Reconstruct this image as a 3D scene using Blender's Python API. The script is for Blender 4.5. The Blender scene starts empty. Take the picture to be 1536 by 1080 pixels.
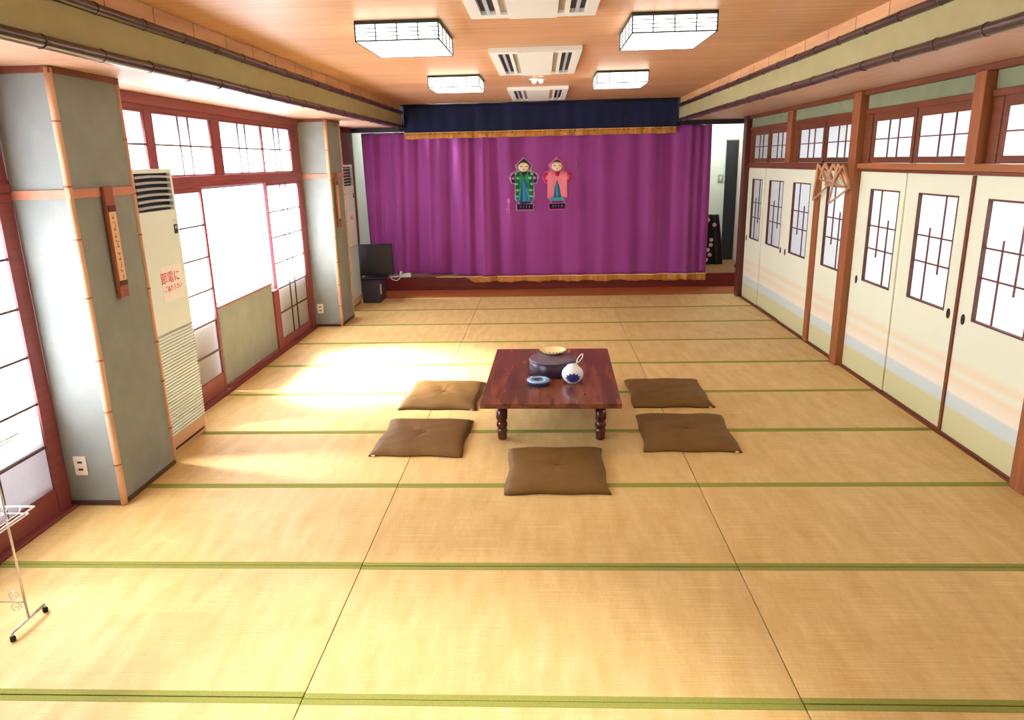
import bpy, bmesh, math, random
from math import sin, cos, pi, sqrt
from mathutils import Vector, Matrix
random.seed(7)
S = bpy.context.scene
COL = S.collection

# ------------------------------------------------------------------ colour / materials
def lin(c):
    c = c / 255.0
    return c / 12.92 if c <= 0.04045 else ((c + 0.055) / 1.055) ** 2.4
def rgb(r, g, b): return (lin(r), lin(g), lin(b), 1.0)

def mat(name, col, rough=0.6, spec=0.5, var=0.0, scale=(8, 8, 8), bump=0.0, bscale=None, metal=0.0,
        sheen=0.0, coat=0.0, var_col=None, detail=4.0):
    m = bpy.data.materials.new(name); m.use_nodes = True
    nt = m.node_tree; b = nt.nodes['Principled BSDF']
    b.inputs['Base Color'].default_value = rgb(*col)
    b.inputs['Roughness'].default_value = rough
    b.inputs['Specular IOR Level'].default_value = spec
    b.inputs['Metallic'].default_value = metal
    b.inputs['Sheen Weight'].default_value = sheen
    b.inputs['Coat Weight'].default_value = coat
    tc = nt.nodes.new('ShaderNodeTexCoord')
    if var > 0 or var_col:
        mp = nt.nodes.new('ShaderNodeMapping'); mp.inputs['Scale'].default_value = scale
        nt.links.new(tc.outputs['Object'], mp.inputs['Vector'])
        n = nt.nodes.new('ShaderNodeTexNoise'); n.inputs['Scale'].default_value = 1.0
        n.inputs['Detail'].default_value = detail
        nt.links.new(mp.outputs[0], n.inputs['Vector'])
        r = nt.nodes.new('ShaderNodeValToRGB')
        a = rgb(*col)
        if var_col: bcol = rgb(*var_col)
        else: bcol = tuple(x * (1 - var) for x in a[:3]) + (1,)
        r.color_ramp.elements[0].position = 0.32; r.color_ramp.elements[0].color = bcol
        r.color_ramp.elements[1].position = 0.68; r.color_ramp.elements[1].color = a
        nt.links.new(n.outputs['Fac'], r.inputs['Fac'])
        nt.links.new(r.outputs['Color'], b.inputs['Base Color'])
    if bump > 0:
        mp2 = nt.nodes.new('ShaderNodeMapping'); mp2.inputs['Scale'].default_value = bscale or scale
        nt.links.new(tc.outputs['Object'], mp2.inputs['Vector'])
        n2 = nt.nodes.new('ShaderNodeTexNoise'); n2.inputs['Scale'].default_value = 1.0
        n2.inputs['Detail'].default_value = 5
        nt.links.new(mp2.outputs[0], n2.inputs['Vector'])
        bp = nt.nodes.new('ShaderNodeBump'); bp.inputs['Strength'].default_value = bump
        bp.inputs['Distance'].default_value = 0.01
        nt.links.new(n2.outputs['Fac'], bp.inputs['Height'])
        nt.links.new(bp.outputs['Normal'], b.inputs['Normal'])
    return m

def emis(name, col, strength):
    m = bpy.data.materials.new(name); m.use_nodes = True
    nt = m.node_tree; b = nt.nodes['Principled BSDF']
    b.inputs['Base Color'].default_value = rgb(*col)
    b.inputs['Emission Color'].default_value = rgb(*col)
    b.inputs['Emission Strength'].default_value = strength
    return m

def paper_mat(name, col, trans=0.75):
    m = bpy.data.materials.new(name); m.use_nodes = True
    nt = m.node_tree
    for n in list(nt.nodes): nt.nodes.remove(n)
    o = nt.nodes.new('ShaderNodeOutputMaterial')
    d = nt.nodes.new('ShaderNodeBsdfDiffuse'); d.inputs['Color'].default_value = rgb(*col)
    t = nt.nodes.new('ShaderNodeBsdfTranslucent'); t.inputs['Color'].default_value = rgb(*col)
    x = nt.nodes.new('ShaderNodeMixShader'); x.inputs[0].default_value = trans
    nt.links.new(d.outputs[0], x.inputs[1]); nt.links.new(t.outputs[0], x.inputs[2])
    nt.links.new(x.outputs[0], o.inputs[0])
    tc = nt.nodes.new('ShaderNodeTexCoord'); n = nt.nodes.new('ShaderNodeTexNoise')
    n.inputs['Scale'].default_value = 35; n.inputs['Detail'].default_value = 6
    nt.links.new(tc.outputs['Object'], n.inputs['Vector'])
    r = nt.nodes.new('ShaderNodeValToRGB')
    r.color_ramp.elements[0].color = tuple(v * 0.9 for v in rgb(*col)[:3]) + (1,)
    r.color_ramp.elements[1].color = rgb(*col)
    nt.links.new(n.outputs['Fac'], r.inputs['Fac'])
    nt.links.new(r.outputs[0], d.inputs['Color']); nt.links.new(r.outputs[0], t.inputs['Color'])
    return m

def glass_mat(name):
    m = bpy.data.materials.new(name); m.use_nodes = True
    nt = m.node_tree
    for n in list(nt.nodes): nt.nodes.remove(n)
    o = nt.nodes.new('ShaderNodeOutputMaterial')
    t = nt.nodes.new('ShaderNodeBsdfTransparent'); g = nt.nodes.new('ShaderNodeBsdfGlossy')
    g.inputs['Roughness'].default_value = 0.02
    f = nt.nodes.new('ShaderNodeFresnel'); f.inputs['IOR'].default_value = 1.45
    x = nt.nodes.new('ShaderNodeMixShader')
    nt.links.new(f.outputs[0], x.inputs[0]); nt.links.new(t.outputs[0], x.inputs[1])
    nt.links.new(g.outputs[0], x.inputs[2]); nt.links.new(x.outputs[0], o.inputs[0])
    return m

def tatami_mat():
    m = bpy.data.materials.new('woven_rush'); m.use_nodes = True
    nt = m.node_tree; b = nt.nodes['Principled BSDF']; L = nt.links
    b.inputs['Roughness'].default_value = 0.5; b.inputs['Specular IOR Level'].default_value = 0.3
    tc = nt.nodes.new('ShaderNodeTexCoord'); oi = nt.nodes.new('ShaderNodeObjectInfo')
    add = nt.nodes.new('ShaderNodeVectorMath'); add.operation = 'ADD'
    sc = nt.nodes.new('ShaderNodeVectorMath'); sc.operation = 'SCALE'
    cmb = nt.nodes.new('ShaderNodeCombineXYZ')
    L.new(oi.outputs['Random'], cmb.inputs['X']); L.new(oi.outputs['Random'], cmb.inputs['Y'])
    L.new(cmb.outputs[0], sc.inputs[0]); sc.inputs['Scale'].default_value = 37.0
    L.new(tc.outputs['Object'], add.inputs[0]); L.new(sc.outputs[0], add.inputs[1])
    def noise(scale, det=5):
        mp = nt.nodes.new('ShaderNodeMapping'); mp.inputs['Scale'].default_value = scale
        n = nt.nodes.new('ShaderNodeTexNoise'); n.inputs['Scale'].default_value = 1; n.inputs['Detail'].default_value = det
        L.new(add.outputs[0], mp.inputs['Vector']); L.new(mp.outputs[0], n.inputs['Vector']); return n
    n1 = noise((14, 3.0, 1)); n2 = noise((3, 170, 1), 3); n3 = noise((260, 18, 1), 2)
    r = nt.nodes.new('ShaderNodeValToRGB')
    r.color_ramp.elements[0].position = 0.25; r.color_ramp.elements[0].color = rgb(204, 170, 102)
    r.color_ramp.elements[1].position = 0.75; r.color_ramp.elements[1].color = rgb(224, 196, 134)
    L.new(n1.outputs['Fac'], r.inputs['Fac'])
    def over(prev, n, lo, hi):
        mr = nt.nodes.new('ShaderNodeMapRange'); mr.inputs['From Min'].default_value = .3; mr.inputs['From Max'].default_value = .7
        mr.inputs['To Min'].default_value = lo; mr.inputs['To Max'].default_value = hi
        L.new(n, mr.inputs['Value'])
        v = nt.nodes.new('ShaderNodeVectorMath'); v.operation = 'SCALE'
        L.new(prev, v.inputs[0]); L.new(mr.outputs[0], v.inputs['Scale']); return v.outputs[0]
    c = over(r.outputs['Color'], n2.outputs['Fac'], 0.86, 1.06)
    c = over(c, n3.outputs['Fac'], 0.93, 1.05)
    mr = nt.nodes.new('ShaderNodeMapRange'); mr.inputs['To Min'].default_value = 0.95; mr.inputs['To Max'].default_value = 1.05
    L.new(oi.outputs['Random'], mr.inputs['Value'])
    v = nt.nodes.new('ShaderNodeVectorMath'); v.operation = 'SCALE'; L.new(c, v.inputs[0]); L.new(mr.outputs[0], v.inputs['Scale'])
    L.new(v.outputs[0], b.inputs['Base Color'])
    w = nt.nodes.new('ShaderNodeTexWave'); w.bands_direction = 'Y'; w.inputs['Scale'].default_value = 34; w.inputs['Distortion'].default_value = 0.4
    L.new(tc.outputs['Object'], w.inputs['Vector'])
    bp = nt.nodes.new('ShaderNodeBump'); bp.inputs['Strength'].default_value = 0.25; bp.inputs['Distance'].default_value = 0.002
    L.new(w.outputs['Fac'], bp.inputs['Height']); L.new(bp.outputs[0], b.inputs['Normal'])
    return m

def door_mat():
    """cream sliding-door paper with printed mist bands (green foot, pale blue band, beige wisps)"""
    m = bpy.data.materials.new('printed_door_paper'); m.use_nodes = True
    nt = m.node_tree; b = nt.nodes['Principled BSDF']; L = nt.links
    b.inputs['Roughness'].default_value = 0.55
    tc = nt.nodes.new('ShaderNodeTexCoord'); sx = nt.nodes.new('ShaderNodeSeparateXYZ')
    L.new(tc.outputs['Object'], sx.inputs[0])
    mp = nt.nodes.new('ShaderNodeMapping'); mp.inputs['Scale'].default_value = (1, 0.8, 14)
    n = nt.nodes.new('ShaderNodeTexNoise'); n.inputs['Scale'].default_value = 1; n.inputs['Detail'].default_value = 2
    L.new(tc.outputs['Object'], mp.inputs[0]); L.new(mp.outputs[0], n.inputs['Vector'])
    ma = nt.nodes.new('ShaderNodeMath'); ma.operation = 'MULTIPLY_ADD'
    L.new(n.outputs['Fac'], ma.inputs[0]); ma.inputs[1].default_value = 0.03; L.new(sx.outputs['Z'], ma.inputs[2])
    r = nt.nodes.new('ShaderNodeValToRGB'); e = r.color_ramp.elements
    base = rgb(226, 236, 212)
    st = [(0.0, rgb(196, 200, 150)), (0.222, rgb(203, 206, 158)), (0.228, rgb(198, 216, 212)), (0.315, rgb(201, 219, 216)),
          (0.335, rgb(236, 234, 214)), (0.39, rgb(232, 228, 204)), (0.43, rgb(232, 220, 186)), (0.47, base), (0.52, rgb(230, 221, 190)),
          (0.58, base)]
    e[0].position, e[0].color = st[0]; e[1].position, e[1].color = st[-1]
    for p, c in st[1:-1]:
        x = e.new(p); x.color = c
    L.new(ma.outputs[0], r.inputs['Fac']); L.new(r.outputs[0], b.inputs['Base Color'])
    return m

def board_mat(name, c1, c2, axis='Y', pitch=0.455, rough=0.45, grain=(1.2, 26, 26), seam_w=0.012, seam_col=(110, 70, 45)):
    """boards: seams every `pitch` metres along axis, grain running across"""
    m = mat(name, c1, rough, 0.4, var_col=c2, scale=grain, detail=5)
    nt = m.node_tree; b = nt.nodes['Principled BSDF']; L = nt.links
    src = b.inputs['Base Color'].links[0].from_socket
    tc = nt.nodes.new('ShaderNodeTexCoord'); sx = nt.nodes.new('ShaderNodeSeparateXYZ'); L.new(tc.outputs['Object'], sx.inputs[0])
    d = nt.nodes.new('ShaderNodeMath'); d.operation = 'DIVIDE'; L.new(sx.outputs[axis], d.inputs[0]); d.inputs[1].default_value = pitch
    fr = nt.nodes.new('ShaderNodeMath'); fr.operation = 'FRACT'; L.new(d.outputs[0], fr.inputs[0])
    lt = nt.nodes.new('ShaderNodeMath'); lt.operation = 'LESS_THAN'; L.new(fr.outputs[0], lt.inputs[0]); lt.inputs[1].default_value = seam_w
    fl = nt.nodes.new('ShaderNodeMath'); fl.operation = 'FLOOR'; L.new(d.outputs[0], fl.inputs[0])
    wn = nt.nodes.new('ShaderNodeTexWhiteNoise'); wn.noise_dimensions = '1D'; L.new(fl.outputs[0], wn.inputs['W'])
    mr = nt.nodes.new('ShaderNodeMapRange'); mr.inputs['To Min'].default_value = 0.9; mr.inputs['To Max'].default_value = 1.05
    L.new(wn.outputs['Value'], mr.inputs['Value'])
    v = nt.nodes.new('ShaderNodeVectorMath'); v.operation = 'SCALE'; L.new(src, v.inputs[0]); L.new(mr.outputs[0], v.inputs['Scale'])
    mx = nt.nodes.new('ShaderNodeMix'); mx.data_type = 'RGBA'
    L.new(lt.outputs[0], mx.inputs['Factor']); L.new(v.outputs[0], mx.inputs['A']); mx.inputs['B'].default_value = rgb(*seam_col)
    L.new(mx.outputs['Result'], b.inputs['Base Color'])
    return m

M = {}
M['tatami'] = tatami_mat()
M['heri'] = mat('green_cloth_edging', (148, 152, 70), 0.8, 0.2, var=0.25, scale=(200, 200, 200))
M['floorbase'] = mat('dark_subfloor', (96, 66, 40), 0.8)
M['nearfloor'] = mat('plain_rush_floor', (214, 178, 112), 0.6, var=0.1, scale=(2, 40, 1))
M['stageboard'] = mat('orange_floor_board', (178, 100, 50), 0.4, 0.4, var=0.3, scale=(2, 30, 30))
M['riser'] = mat('maroon_riser_board', (112, 36, 30), 0.4, 0.4, var=0.35, scale=(1.5, 40, 20))
M['stagefloor'] = mat('brown_stage_board', (140, 100, 66), 0.4, 0.4, var=0.2, scale=(2, 30, 30))
M['plaster'] = mat('grey_green_sand_plaster', (146, 154, 150), 0.95, 0.1, var=0.12, scale=(6, 6, 6), bump=0.35, bscale=(260, 260, 260))
M['plasterg'] = mat('sage_sand_plaster', (140, 150, 120), 0.95, 0.1, var=0.12, scale=(6, 6, 6), bump=0.35, bscale=(260, 260, 260))
M['beamface'] = mat('olive_beam_cloth', (170, 164, 120), 0.9, 0.15, var=0.08, scale=(5, 5, 5), bump=0.2, bscale=(220, 220, 220))
M['ceil'] = board_mat('cedar_ceiling_boards', (210, 166, 122), (192, 142, 98), 'Y', 0.455, 0.42, (1.0, 22, 22), 0.008, (150, 100, 62))
M['soffit'] = board_mat('pale_soffit_boards', (196, 158, 130), (184, 144, 114), 'Y', 1.82, 0.5, (22, 1.0, 22), 0.003, (150, 105, 80))
M['cornice'] = board_mat('cornice_boards', (224, 178, 130), (206, 156, 110), 'Y', 0.455, 0.5, (22, 2.0, 22), 0.02, (120, 80, 50))
M['bamboo_dark'] = mat('smoked_bamboo', (66, 46, 42), 0.35, 0.5, var=0.5, scale=(8, 8, 8), coat=0.3)
M['redwood'] = mat('red_brown_window_wood', (142, 72, 72), 0.45, 0.4, var=0.25, scale=(30, 2, 30))
M['redwoodv'] = mat('red_brown_upright_wood', (138, 68, 70), 0.45, 0.4, var=0.25, scale=(30, 30, 2))
M['rwood'] = mat('brown_rail_wood', (124, 68, 42), 0.45, 0.4, var=0.3, scale=(30, 2, 30))
M['rwoodl'] = mat('tan_rail_wood', (176, 112, 62), 0.45, 0.4, var=0.25, scale=(30, 2, 30))
M['rpost'] = mat('orange_brown_post_wood', (162, 100, 60), 0.45, 0.4, var=0.3, scale=(24, 24, 1.5))
M['dpost'] = mat('dark_red_post_wood', (92, 44, 34), 0.45, 0.4, var=0.3, scale=(24, 24, 1.5))
M['bamboo'] = mat('peeled_bamboo', (212, 168, 132), 0.4, 0.4, var=0.2, scale=(20, 20, 3))
M['bamboonode'] = mat('bamboo_joint', (150, 92, 62), 0.5)
M['pinkrail'] = mat('pinkish_rail_wood', (200, 136, 110), 0.45, 0.4, var=0.15, scale=(20, 3, 20))
M['darkbase'] = mat('dark_baseboard_wood', (78, 52, 44), 0.5)
M['paper'] = paper_mat('window_paper', (240, 240, 238), 0.78)
M['paperR'] = paper_mat('door_window_paper', (238, 238, 244), 0.72)
M['muntin'] = mat('dark_lattice_wood', (84, 66, 62), 0.5)
M['muntinR'] = mat('brown_lattice_wood', (96, 56, 48), 0.5)
M['door'] = door_mat()
M['pull'] = mat('black_door_pull', (38, 26, 22), 0.35, 0.5)
M['glass'] = glass_mat('clear_glass')
M['alu'] = mat('grey_aluminium', (170, 172, 174), 0.35, metal=0.8)
M['white'] = mat('white_enamel', (226, 232, 226), 0.4, 0.4)
M['acwhite'] = mat('aged_white_plastic', (222, 240, 240), 0.45, 0.4)
M['acdark'] = mat('dark_duct', (34, 38, 52), 0.6)
M['aclouv'] = mat('grey_louvre', (176, 186, 196), 0.4)
M['beige'] = mat('beige_plinth', (206, 168, 134), 0.5)
M['label'] = mat('white_notice_card', (240, 242, 244), 0.5)
M['redink'] = mat('red_ink', (208, 48, 70), 0.6)
M['blackink'] = mat('dark_ink', (70, 50, 44), 0.7)
M['signwood'] = mat('carved_sign_wood', (156, 92, 70), 0.5, var=0.3, scale=(20, 20, 3))
M['signpaper'] = mat('pale_sign_strip', (228, 190, 152), 0.6, var=0.1, scale=(30, 30, 8))
M['outlet'] = mat('ivory_outlet_plate', (232, 226, 204), 0.4)
M['slot'] = mat('dark_slot', (60, 40, 36), 0.6)
M['purple'] = mat('purple_stage_velvet', (148, 58, 136), 0.65, 0.3, var=0.14, scale=(3, 3, 1.2), sheen=0.25)
M['navy'] = mat('navy_valance_cloth', (26, 34, 66), 0.85, 0.2, var=0.2, scale=(6, 6, 2), sheen=0.15)
M['gold'] = mat('gold_fringe', (206, 138, 44), 0.5, 0.5, var=0.45, scale=(120, 120, 3), sheen=0.2)
M['goldtop'] = mat('pale_gold_braid', (236, 196, 120), 0.45, 0.5)
M['lintel'] = mat('dark_lintel', (30, 24, 40), 0.5)
M['tabletop'] = mat('lacquered_red_table_wood', (134, 76, 52), 0.27, 0.45, var_col=(76, 36, 26), scale=(17, 2.0, 17), coat=0.06, detail=8)
M['tableleg'] = mat('dark_red_turned_wood', (82, 22, 20), 0.25, 0.5, var=0.3, scale=(20, 20, 5), coat=0.3)
M['cushion'] = mat('brown_satin_cloth', (112, 82, 34), 0.55, 0.3, var=0.15, scale=(9, 9, 9), sheen=0.0, bump=0.6, bscale=(7, 14, 9))
M['cushedge'] = mat('dark_cushion_seam', (76, 48, 24), 0.6)
M['tag'] = mat('white_tag', (230, 224, 214), 0.6)
M['lacquer'] = mat('aubergine_lacquer', (52, 38, 54), 0.3, 0.5)
M['lacqtop'] = mat('violet_grey_lid', (100, 84, 100), 0.35, 0.5)
M['cream'] = mat('cream_dish_glaze', (244, 228, 180), 0.35)
M['dishrim'] = mat('gold_dish_rim', (214, 184, 116), 0.4)
M['bluegl'] = mat('deep_blue_glaze', (34, 62, 118), 0.2, 0.6)
M['paleblue'] = mat('pale_blue_glaze', (140, 180, 206), 0.2, 0.6)
M['porc'] = mat('white_porcelain', (232, 236, 244), 0.2, 0.6)
M['cobalt'] = mat('cobalt_paint', (20, 46, 130), 0.25, 0.6)
M['chrome'] = mat('silvery_wire', (214, 208, 212), 0.25, metal=0.85)
M['whitewire'] = mat('white_coated_wire', (232, 236, 242), 0.35)
M['rubber'] = mat('black_rubber', (30, 26, 26), 0.7)
M['blackplastic'] = mat('black_plastic', (20, 18, 28), 0.5, 0.3)
M['screen'] = mat('dark_screen', (16, 16, 26), 0.35, 0.4)
M['cabinet'] = mat('charcoal_cabinet', (62, 56, 76), 0.5)
M['hanger'] = mat('brown_hanger_wood', (204, 154, 114), 0.4, 0.4, var=0.3, scale=(12, 12, 12))
M['hangerd'] = mat('hook_wire', (120, 100, 92), 0.35, metal=0.7)
M['lampframe'] = mat('black_green_lamp_frame', (36, 52, 50), 0.4)
M['lamppaper'] = emis('lit_lamp_panel', (255, 253, 243), 3.6)
M['bulb'] = emis('lit_bulb', (255, 244, 214), 8.0)
M['backwall'] = mat('pale_green_white_wall', (216, 228, 214), 0.8)
M['backcream'] = mat('cream_wall', (226, 214, 200), 0.8)
M['blackdoor'] = mat('black_green_door', (26, 34, 38), 0.5)
M['darkcloth'] = mat('black_kimono_cloth', (30, 22, 26), 0.7)
M['blossom'] = mat('pink_white_blossom', (222, 190, 200), 0.7)
M['concrete'] = mat('outside_wall_render', (170, 168, 164), 0.9)
M['plainw'] = mat('plain_cream_wall', (226, 222, 200), 0.8)
E_ = {}
for k, c in dict(outline=(188, 140, 180), gdark=(26, 104, 60), green=(52, 150, 98), glight=(112, 200, 150), skin=(236, 218, 184), hair=(40, 62, 44),
                 blue=(44, 112, 160), teal=(70, 160, 176), plum=(62, 22, 66), ink=(34, 14, 44), pink=(222, 112, 142), rose=(198, 96, 168), red=(196, 40, 72),
                 salmon=(228, 130, 146), grey=(138, 116, 150), sig=(216, 120, 190), sigd=(150, 80, 150), eye=(120, 96, 70)).items():
    M['em_' + k] = mat('stitch_' + k, c, 0.7, 0.2, sheen=0.1)

# ------------------------------------------------------------------ mesh building
class MB:
    def __init__(s): s.bm = bmesh.new()
    def box(s, x0, x1, y0, y1, z0, z1, mi=0):
        x0, x1 = sorted((x0, x1)); y0, y1 = sorted((y0, y1)); z0, z1 = sorted((z0, z1))
        v = [s.bm.verts.new(p) for p in ((x0, y0, z0), (x1, y0, z0), (x1, y1, z0), (x0, y1, z0), (x0, y0, z1), (x1, y0, z1), (x1, y1, z1), (x0, y1, z1))]
        for q in ((0, 3, 2, 1), (4, 5, 6, 7), (0, 1, 5, 4), (1, 2, 6, 5), (2, 3, 7, 6), (3, 0, 4, 7)):
            f = s.bm.faces.new([v[i] for i in q]); f.material_index = mi
        return s
    def quad(s, pts, mi=0):
        f = s.bm.faces.new([s.bm.verts.new(p) for p in pts]); f.material_index = mi; return s
    def frame(s, plane, a0, a1, b0, b1, w, d0, d1, mi=0, wt=None, wb=None):
        """rectangular frame; plane 'x' means it lies in y(a) z(b), thickness d0..d1 along x"""
        wt = wt or w; wb = wb or w
        for (p0, p1, q0, q1) in ((a0, a0 + w, b0, b1), (a1 - w, a1, b0, b1), (a0 + w, a1 - w, b0, b0 + wb), (a0 + w, a1 - w, b1 - wt, b1)):
            if plane == 'x': s.box(d0, d1, p0, p1, q0, q1, mi)
            elif plane == 'y': s.box(p0, p1, d0, d1, q0, q1, mi)
            else: s.box(p0, p1, q0, q1, d0, d1, mi)
        return s
    def tube(s, pts, r, n=8, mi=0, closed=False, caps=True, flat=1.0):
        pts = [Vector(p) for p in pts]; rings = []
        N = len(pts); up0 = None
        for i, p in enumerate(pts):
            a = pts[(i - 1) % N] if (i > 0 or closed) else p
            b = pts[(i + 1) % N] if (i < N - 1 or closed) else p
            t = (b - a).normalized()
            if up0 is None:
                up0 = Vector((0, 0, 1)) if abs(t.z) < 0.9 else Vector((1, 0, 0))
            u = t.cross(up0)
            if u.length < 1e-4: u = t.cross(Vector((0, 1, 0)))
            u.normalize(); w = u.cross(t).normalized(); up0 = w
            rr = r[i] if isinstance(r, (list, tuple)) else r
            rings.append([s.bm.verts.new(p + u * cos(2 * pi * k / n) * rr + w * sin(2 * pi * k / n) * rr * flat) for k in range(n)])
        for i in range(N if closed else N - 1):
            A = rings[i]; B = rings[(i + 1) % N]
            for k in range(n):
                f = s.bm.faces.new((A[k], A[(k + 1) % n], B[(k + 1) % n], B[k])); f.material_index = mi; f.smooth = True
        if not closed and caps:
            for R in (rings[0], rings[-1]):
                f = s.bm.faces.new(R); f.material_index = mi
        return s
    def lathe(s, prof, n=28, mi=0, c=(0, 0, 0), mis=None, smooth=True):
        rings = []
        for (r, z) in prof:
            if r < 1e-5: rings.append([s.bm.verts.new((c[0], c[1], c[2] + z))])
            else: rings.append([s.bm.verts.new((c[0] + r * cos(2 * pi * k / n), c[1] + r * sin(2 * pi * k / n), c[2] + z)) for k in range(n)])
        for i in range(len(rings) - 1):
            A, B = rings[i], rings[i + 1]
            for k in range(n):
                k2 = (k + 1) % n
                if len(A) == 1 and len(B) == 1: continue
                if len(A) == 1: q = (A[0], B[k2], B[k])
                elif len(B) == 1: q = (A[k], A[k2], B[0])
                else: q = (A[k], A[k2], B[k2], B[k])
                f = s.bm.faces.new(q); f.smooth = smooth; f.material_index = mis[i] if mis else mi
        return s
    def poly_prism(s, pts2, plane, d0, d1, mi=0):
        """outline in a plane, extruded d0..d1; plane 'y' -> pts are (x,z)"""
        def P(a, b, d): return (a, d, b) if plane == 'y' else ((d, a, b) if plane == 'x' else (a, b, d))
        A = [s.bm.verts.new(P(a, b, d0)) for a, b in pts2]; B = [s.bm.verts.new(P(a, b, d1)) for a, b in pts2]
        for q in (A, B[::-1]):
            f = s.bm.faces.new(q); f.material_index = mi
        n = len(A)
        for i in range(n):
            f = s.bm.faces.new((A[i], B[i], B[(i + 1) % n], A[(i + 1) % n])); f.material_index = mi
        return s
    def build(s, name, mats, parent=None, bevel=0.0, fix=True, loc=None):
        if fix: bmesh.ops.recalc_face_normals(s.bm, faces=s.bm.faces)
        me = bpy.data.meshes.new(name); s.bm.to_mesh(me); s.bm.free()
        if not isinstance(mats, (list, tuple)): mats = [mats]
        for m in mats: me.materials.append(m)
        o = bpy.data.objects.new(name, me); COL.objects.link(o)
        if parent: o.parent = parent
        if loc: o.location = loc
        if bevel:
            b = o.modifiers.new('bevel', 'BEVEL'); b.width = bevel; b.segments = 2; b.limit_method = 'ANGLE'
        return o

def tag(o, label, cat, group=None, kind=None):
    o['label'] = label; o['category'] = cat
    if group: o['group'] = group
    if kind: o['kind'] = kind
    return o
def thing(name, label, cat, loc=(0, 0, 0), rz=0.0, group=None, kind=None):
    o = bpy.data.objects.new(name, None); COL.objects.link(o); o.empty_display_size = 0.1
    o.location = loc; o.rotation_euler = (0, 0, rz)
    return tag(o, label, cat, group, kind)
def struct(o, label, cat): return tag(o, label, cat, None, 'structure')
def dup(root, loc=None, rz=None, label=None):
    r = root.copy(); COL.objects.link(r)
    if loc is not None: r.location = loc
    if rz is not None: r.rotation_euler = (0, 0, rz)
    if label: r['label'] = label
    for ch in list(root.children):
        c = ch.copy(); COL.objects.link(c); c.parent = r
        for g in list(ch.children):
            d = g.copy(); COL.objects.link(d); d.parent = c
    return r

# ------------------------------------------------------------------ key dimensions (metres)
XL, XR = -1.88, 3.665          # front faces of the window wall / the sliding-door wall
ZS = 2.41                      # low side ceilings
ZC = 2.72                      # main ceiling
BL, BR = -1.13, 2.86           # inner faces of the two beams
YN, YF = -1.3, 11.05           # near end of the hall, stage edge
MY0 = 2.216                    # first tatami seam seen

# ------------------------------------------------------------------ floor
struct(MB().box(-1.95, 4.3, YN, 11.07, -0.12, -0.05).build('floor', M['floorbase']), 'dark subfloor under the tatami mats', 'floor')
struct(MB().box(-1.84, 3.66, YN, MY0 - 0.91 - 0.003, -0.05, 0).build('floor', M['nearfloor']), 'plain straw floor at the near end of the hall', 'floor')
struct(MB().box(-1.88, 4.25, 10.41, YF - 0.004, -0.05, -0.001).build('floor', M['stageboard'], bevel=0.002), 'orange-brown floor board strip along the foot of the stage', 'floor')

HB = 0.029
rows = list(range(-1, 9))
cols = [(-1.838, -0.002, 'left'), (0.002, 1.818, 'middle'), (1.822, 3.638, 'right')]
ordn = {8: 'row touching the board strip before the stage', 7: 'second row from the stage', 6: 'third row from the stage', 5: 'fourth row from the stage',
        4: 'fifth row from the stage', 3: 'sixth row from the stage', 2: 'seventh row from the stage', 1: 'eighth row from the stage',
        0: 'ninth row from the stage', -1: 'row cut by the bottom photo edge'}
for ci, (x0, x1, side) in enumerate(cols):
    w = x1 - x0
    for r in rows:
        y0 = MY0 + 0.91 * r; h = 0.906
        dz = random.uniform(-0.0015, 0.0)
        where = {'left': 'window-side tatami mat', 'middle': 'middle tatami mat', 'right': 'door-side tatami mat'}[side]
        t = thing('tatami_mat', where + ' in the ' + ordn[r], 'tatami mat', (x0 + w / 2, y0 + 0.455 + random.uniform(-0.002, 0.002) + (0.006 if side == 'left' else 0), dz),
                  random.uniform(-0.0008, 0.0008), 'tatami mats covering the hall floor')
        b = MB()
        # rush surface
        b.box(-w / 2 + 0.0005, w / 2 - 0.0005, -h / 2 + HB, h / 2 - HB, -0.05, 0.0)
        b.build('rush_surface', M['tatami'], t)
        for sgn in (-1, 1):
            e = MB(); e.box(-w / 2, w / 2, sgn * (h / 2 - HB), sgn * h / 2, -0.05, 0.0012)
            e.build('cloth_edging', M['heri'], t, bevel=0.0015)

# ------------------------------------------------------------------ shell
def board(name, mats, *boxes, bevel=0.0, parent=None):
    b = MB()
    for q in boxes: b.box(*q)
    return b.build(name, mats, parent, bevel)

struct(board('ceiling', M['ceil'], (BL - 0.02, BR + 0.02, YN, 11.2, ZC, ZC + 0.1)), 'cedar board ceiling between the two olive beams', 'ceiling')
struct(board('ceiling', M['soffit'], (XL - 0.35, BL - 0.02, YN, 11.2, ZS, ZS + 0.1)), 'low pale board ceiling over the window side', 'ceiling')
struct(board('ceiling', M['soffit'], (BR + 0.02, 4.3, YN, 11.2, ZS, ZS + 0.1)), 'low pale board ceiling over the sliding-door side', 'ceiling')
def beam(x, sgn, side):
    """sgn=+1: room side lies towards +x (left beam)"""
    t = thing('beam', 'olive cloth-faced beam with dark bamboo edges on the %s' % side, 'beam', kind='structure')
    board('beam_face', M['beamface'], (x - sgn * 0.03, x, YN, 10.99, 2.40, 2.63), parent=t)
    for z, r in ((2.408, 0.028), (2.610, 0.026)):
        b = MB(); pts = []; y = YN
        while y < 10.99:
            pts.append((x + sgn * 0.004, y, z + 0.0015 * sin(y * 3))); y += 0.35
        pts.append((x + sgn * 0.004, 10.99, z))
        b.tube(pts, r, 10)
        yy = YN + 0.2
        while yy < 10.9:
            b.tube([(x + sgn * 0.004, yy - 0.006, z), (x + sgn * 0.004, yy + 0.006, z)], r + 0.003, 10); yy += 0.42
        b.build('bamboo_edge', M['bamboo_dark'], t)
    board('cornice_board', M['cornice'], (x - sgn * 0.04, x - sgn * 0.012, YN, 10.99, 2.60, ZC), parent=t)
    return t
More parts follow.
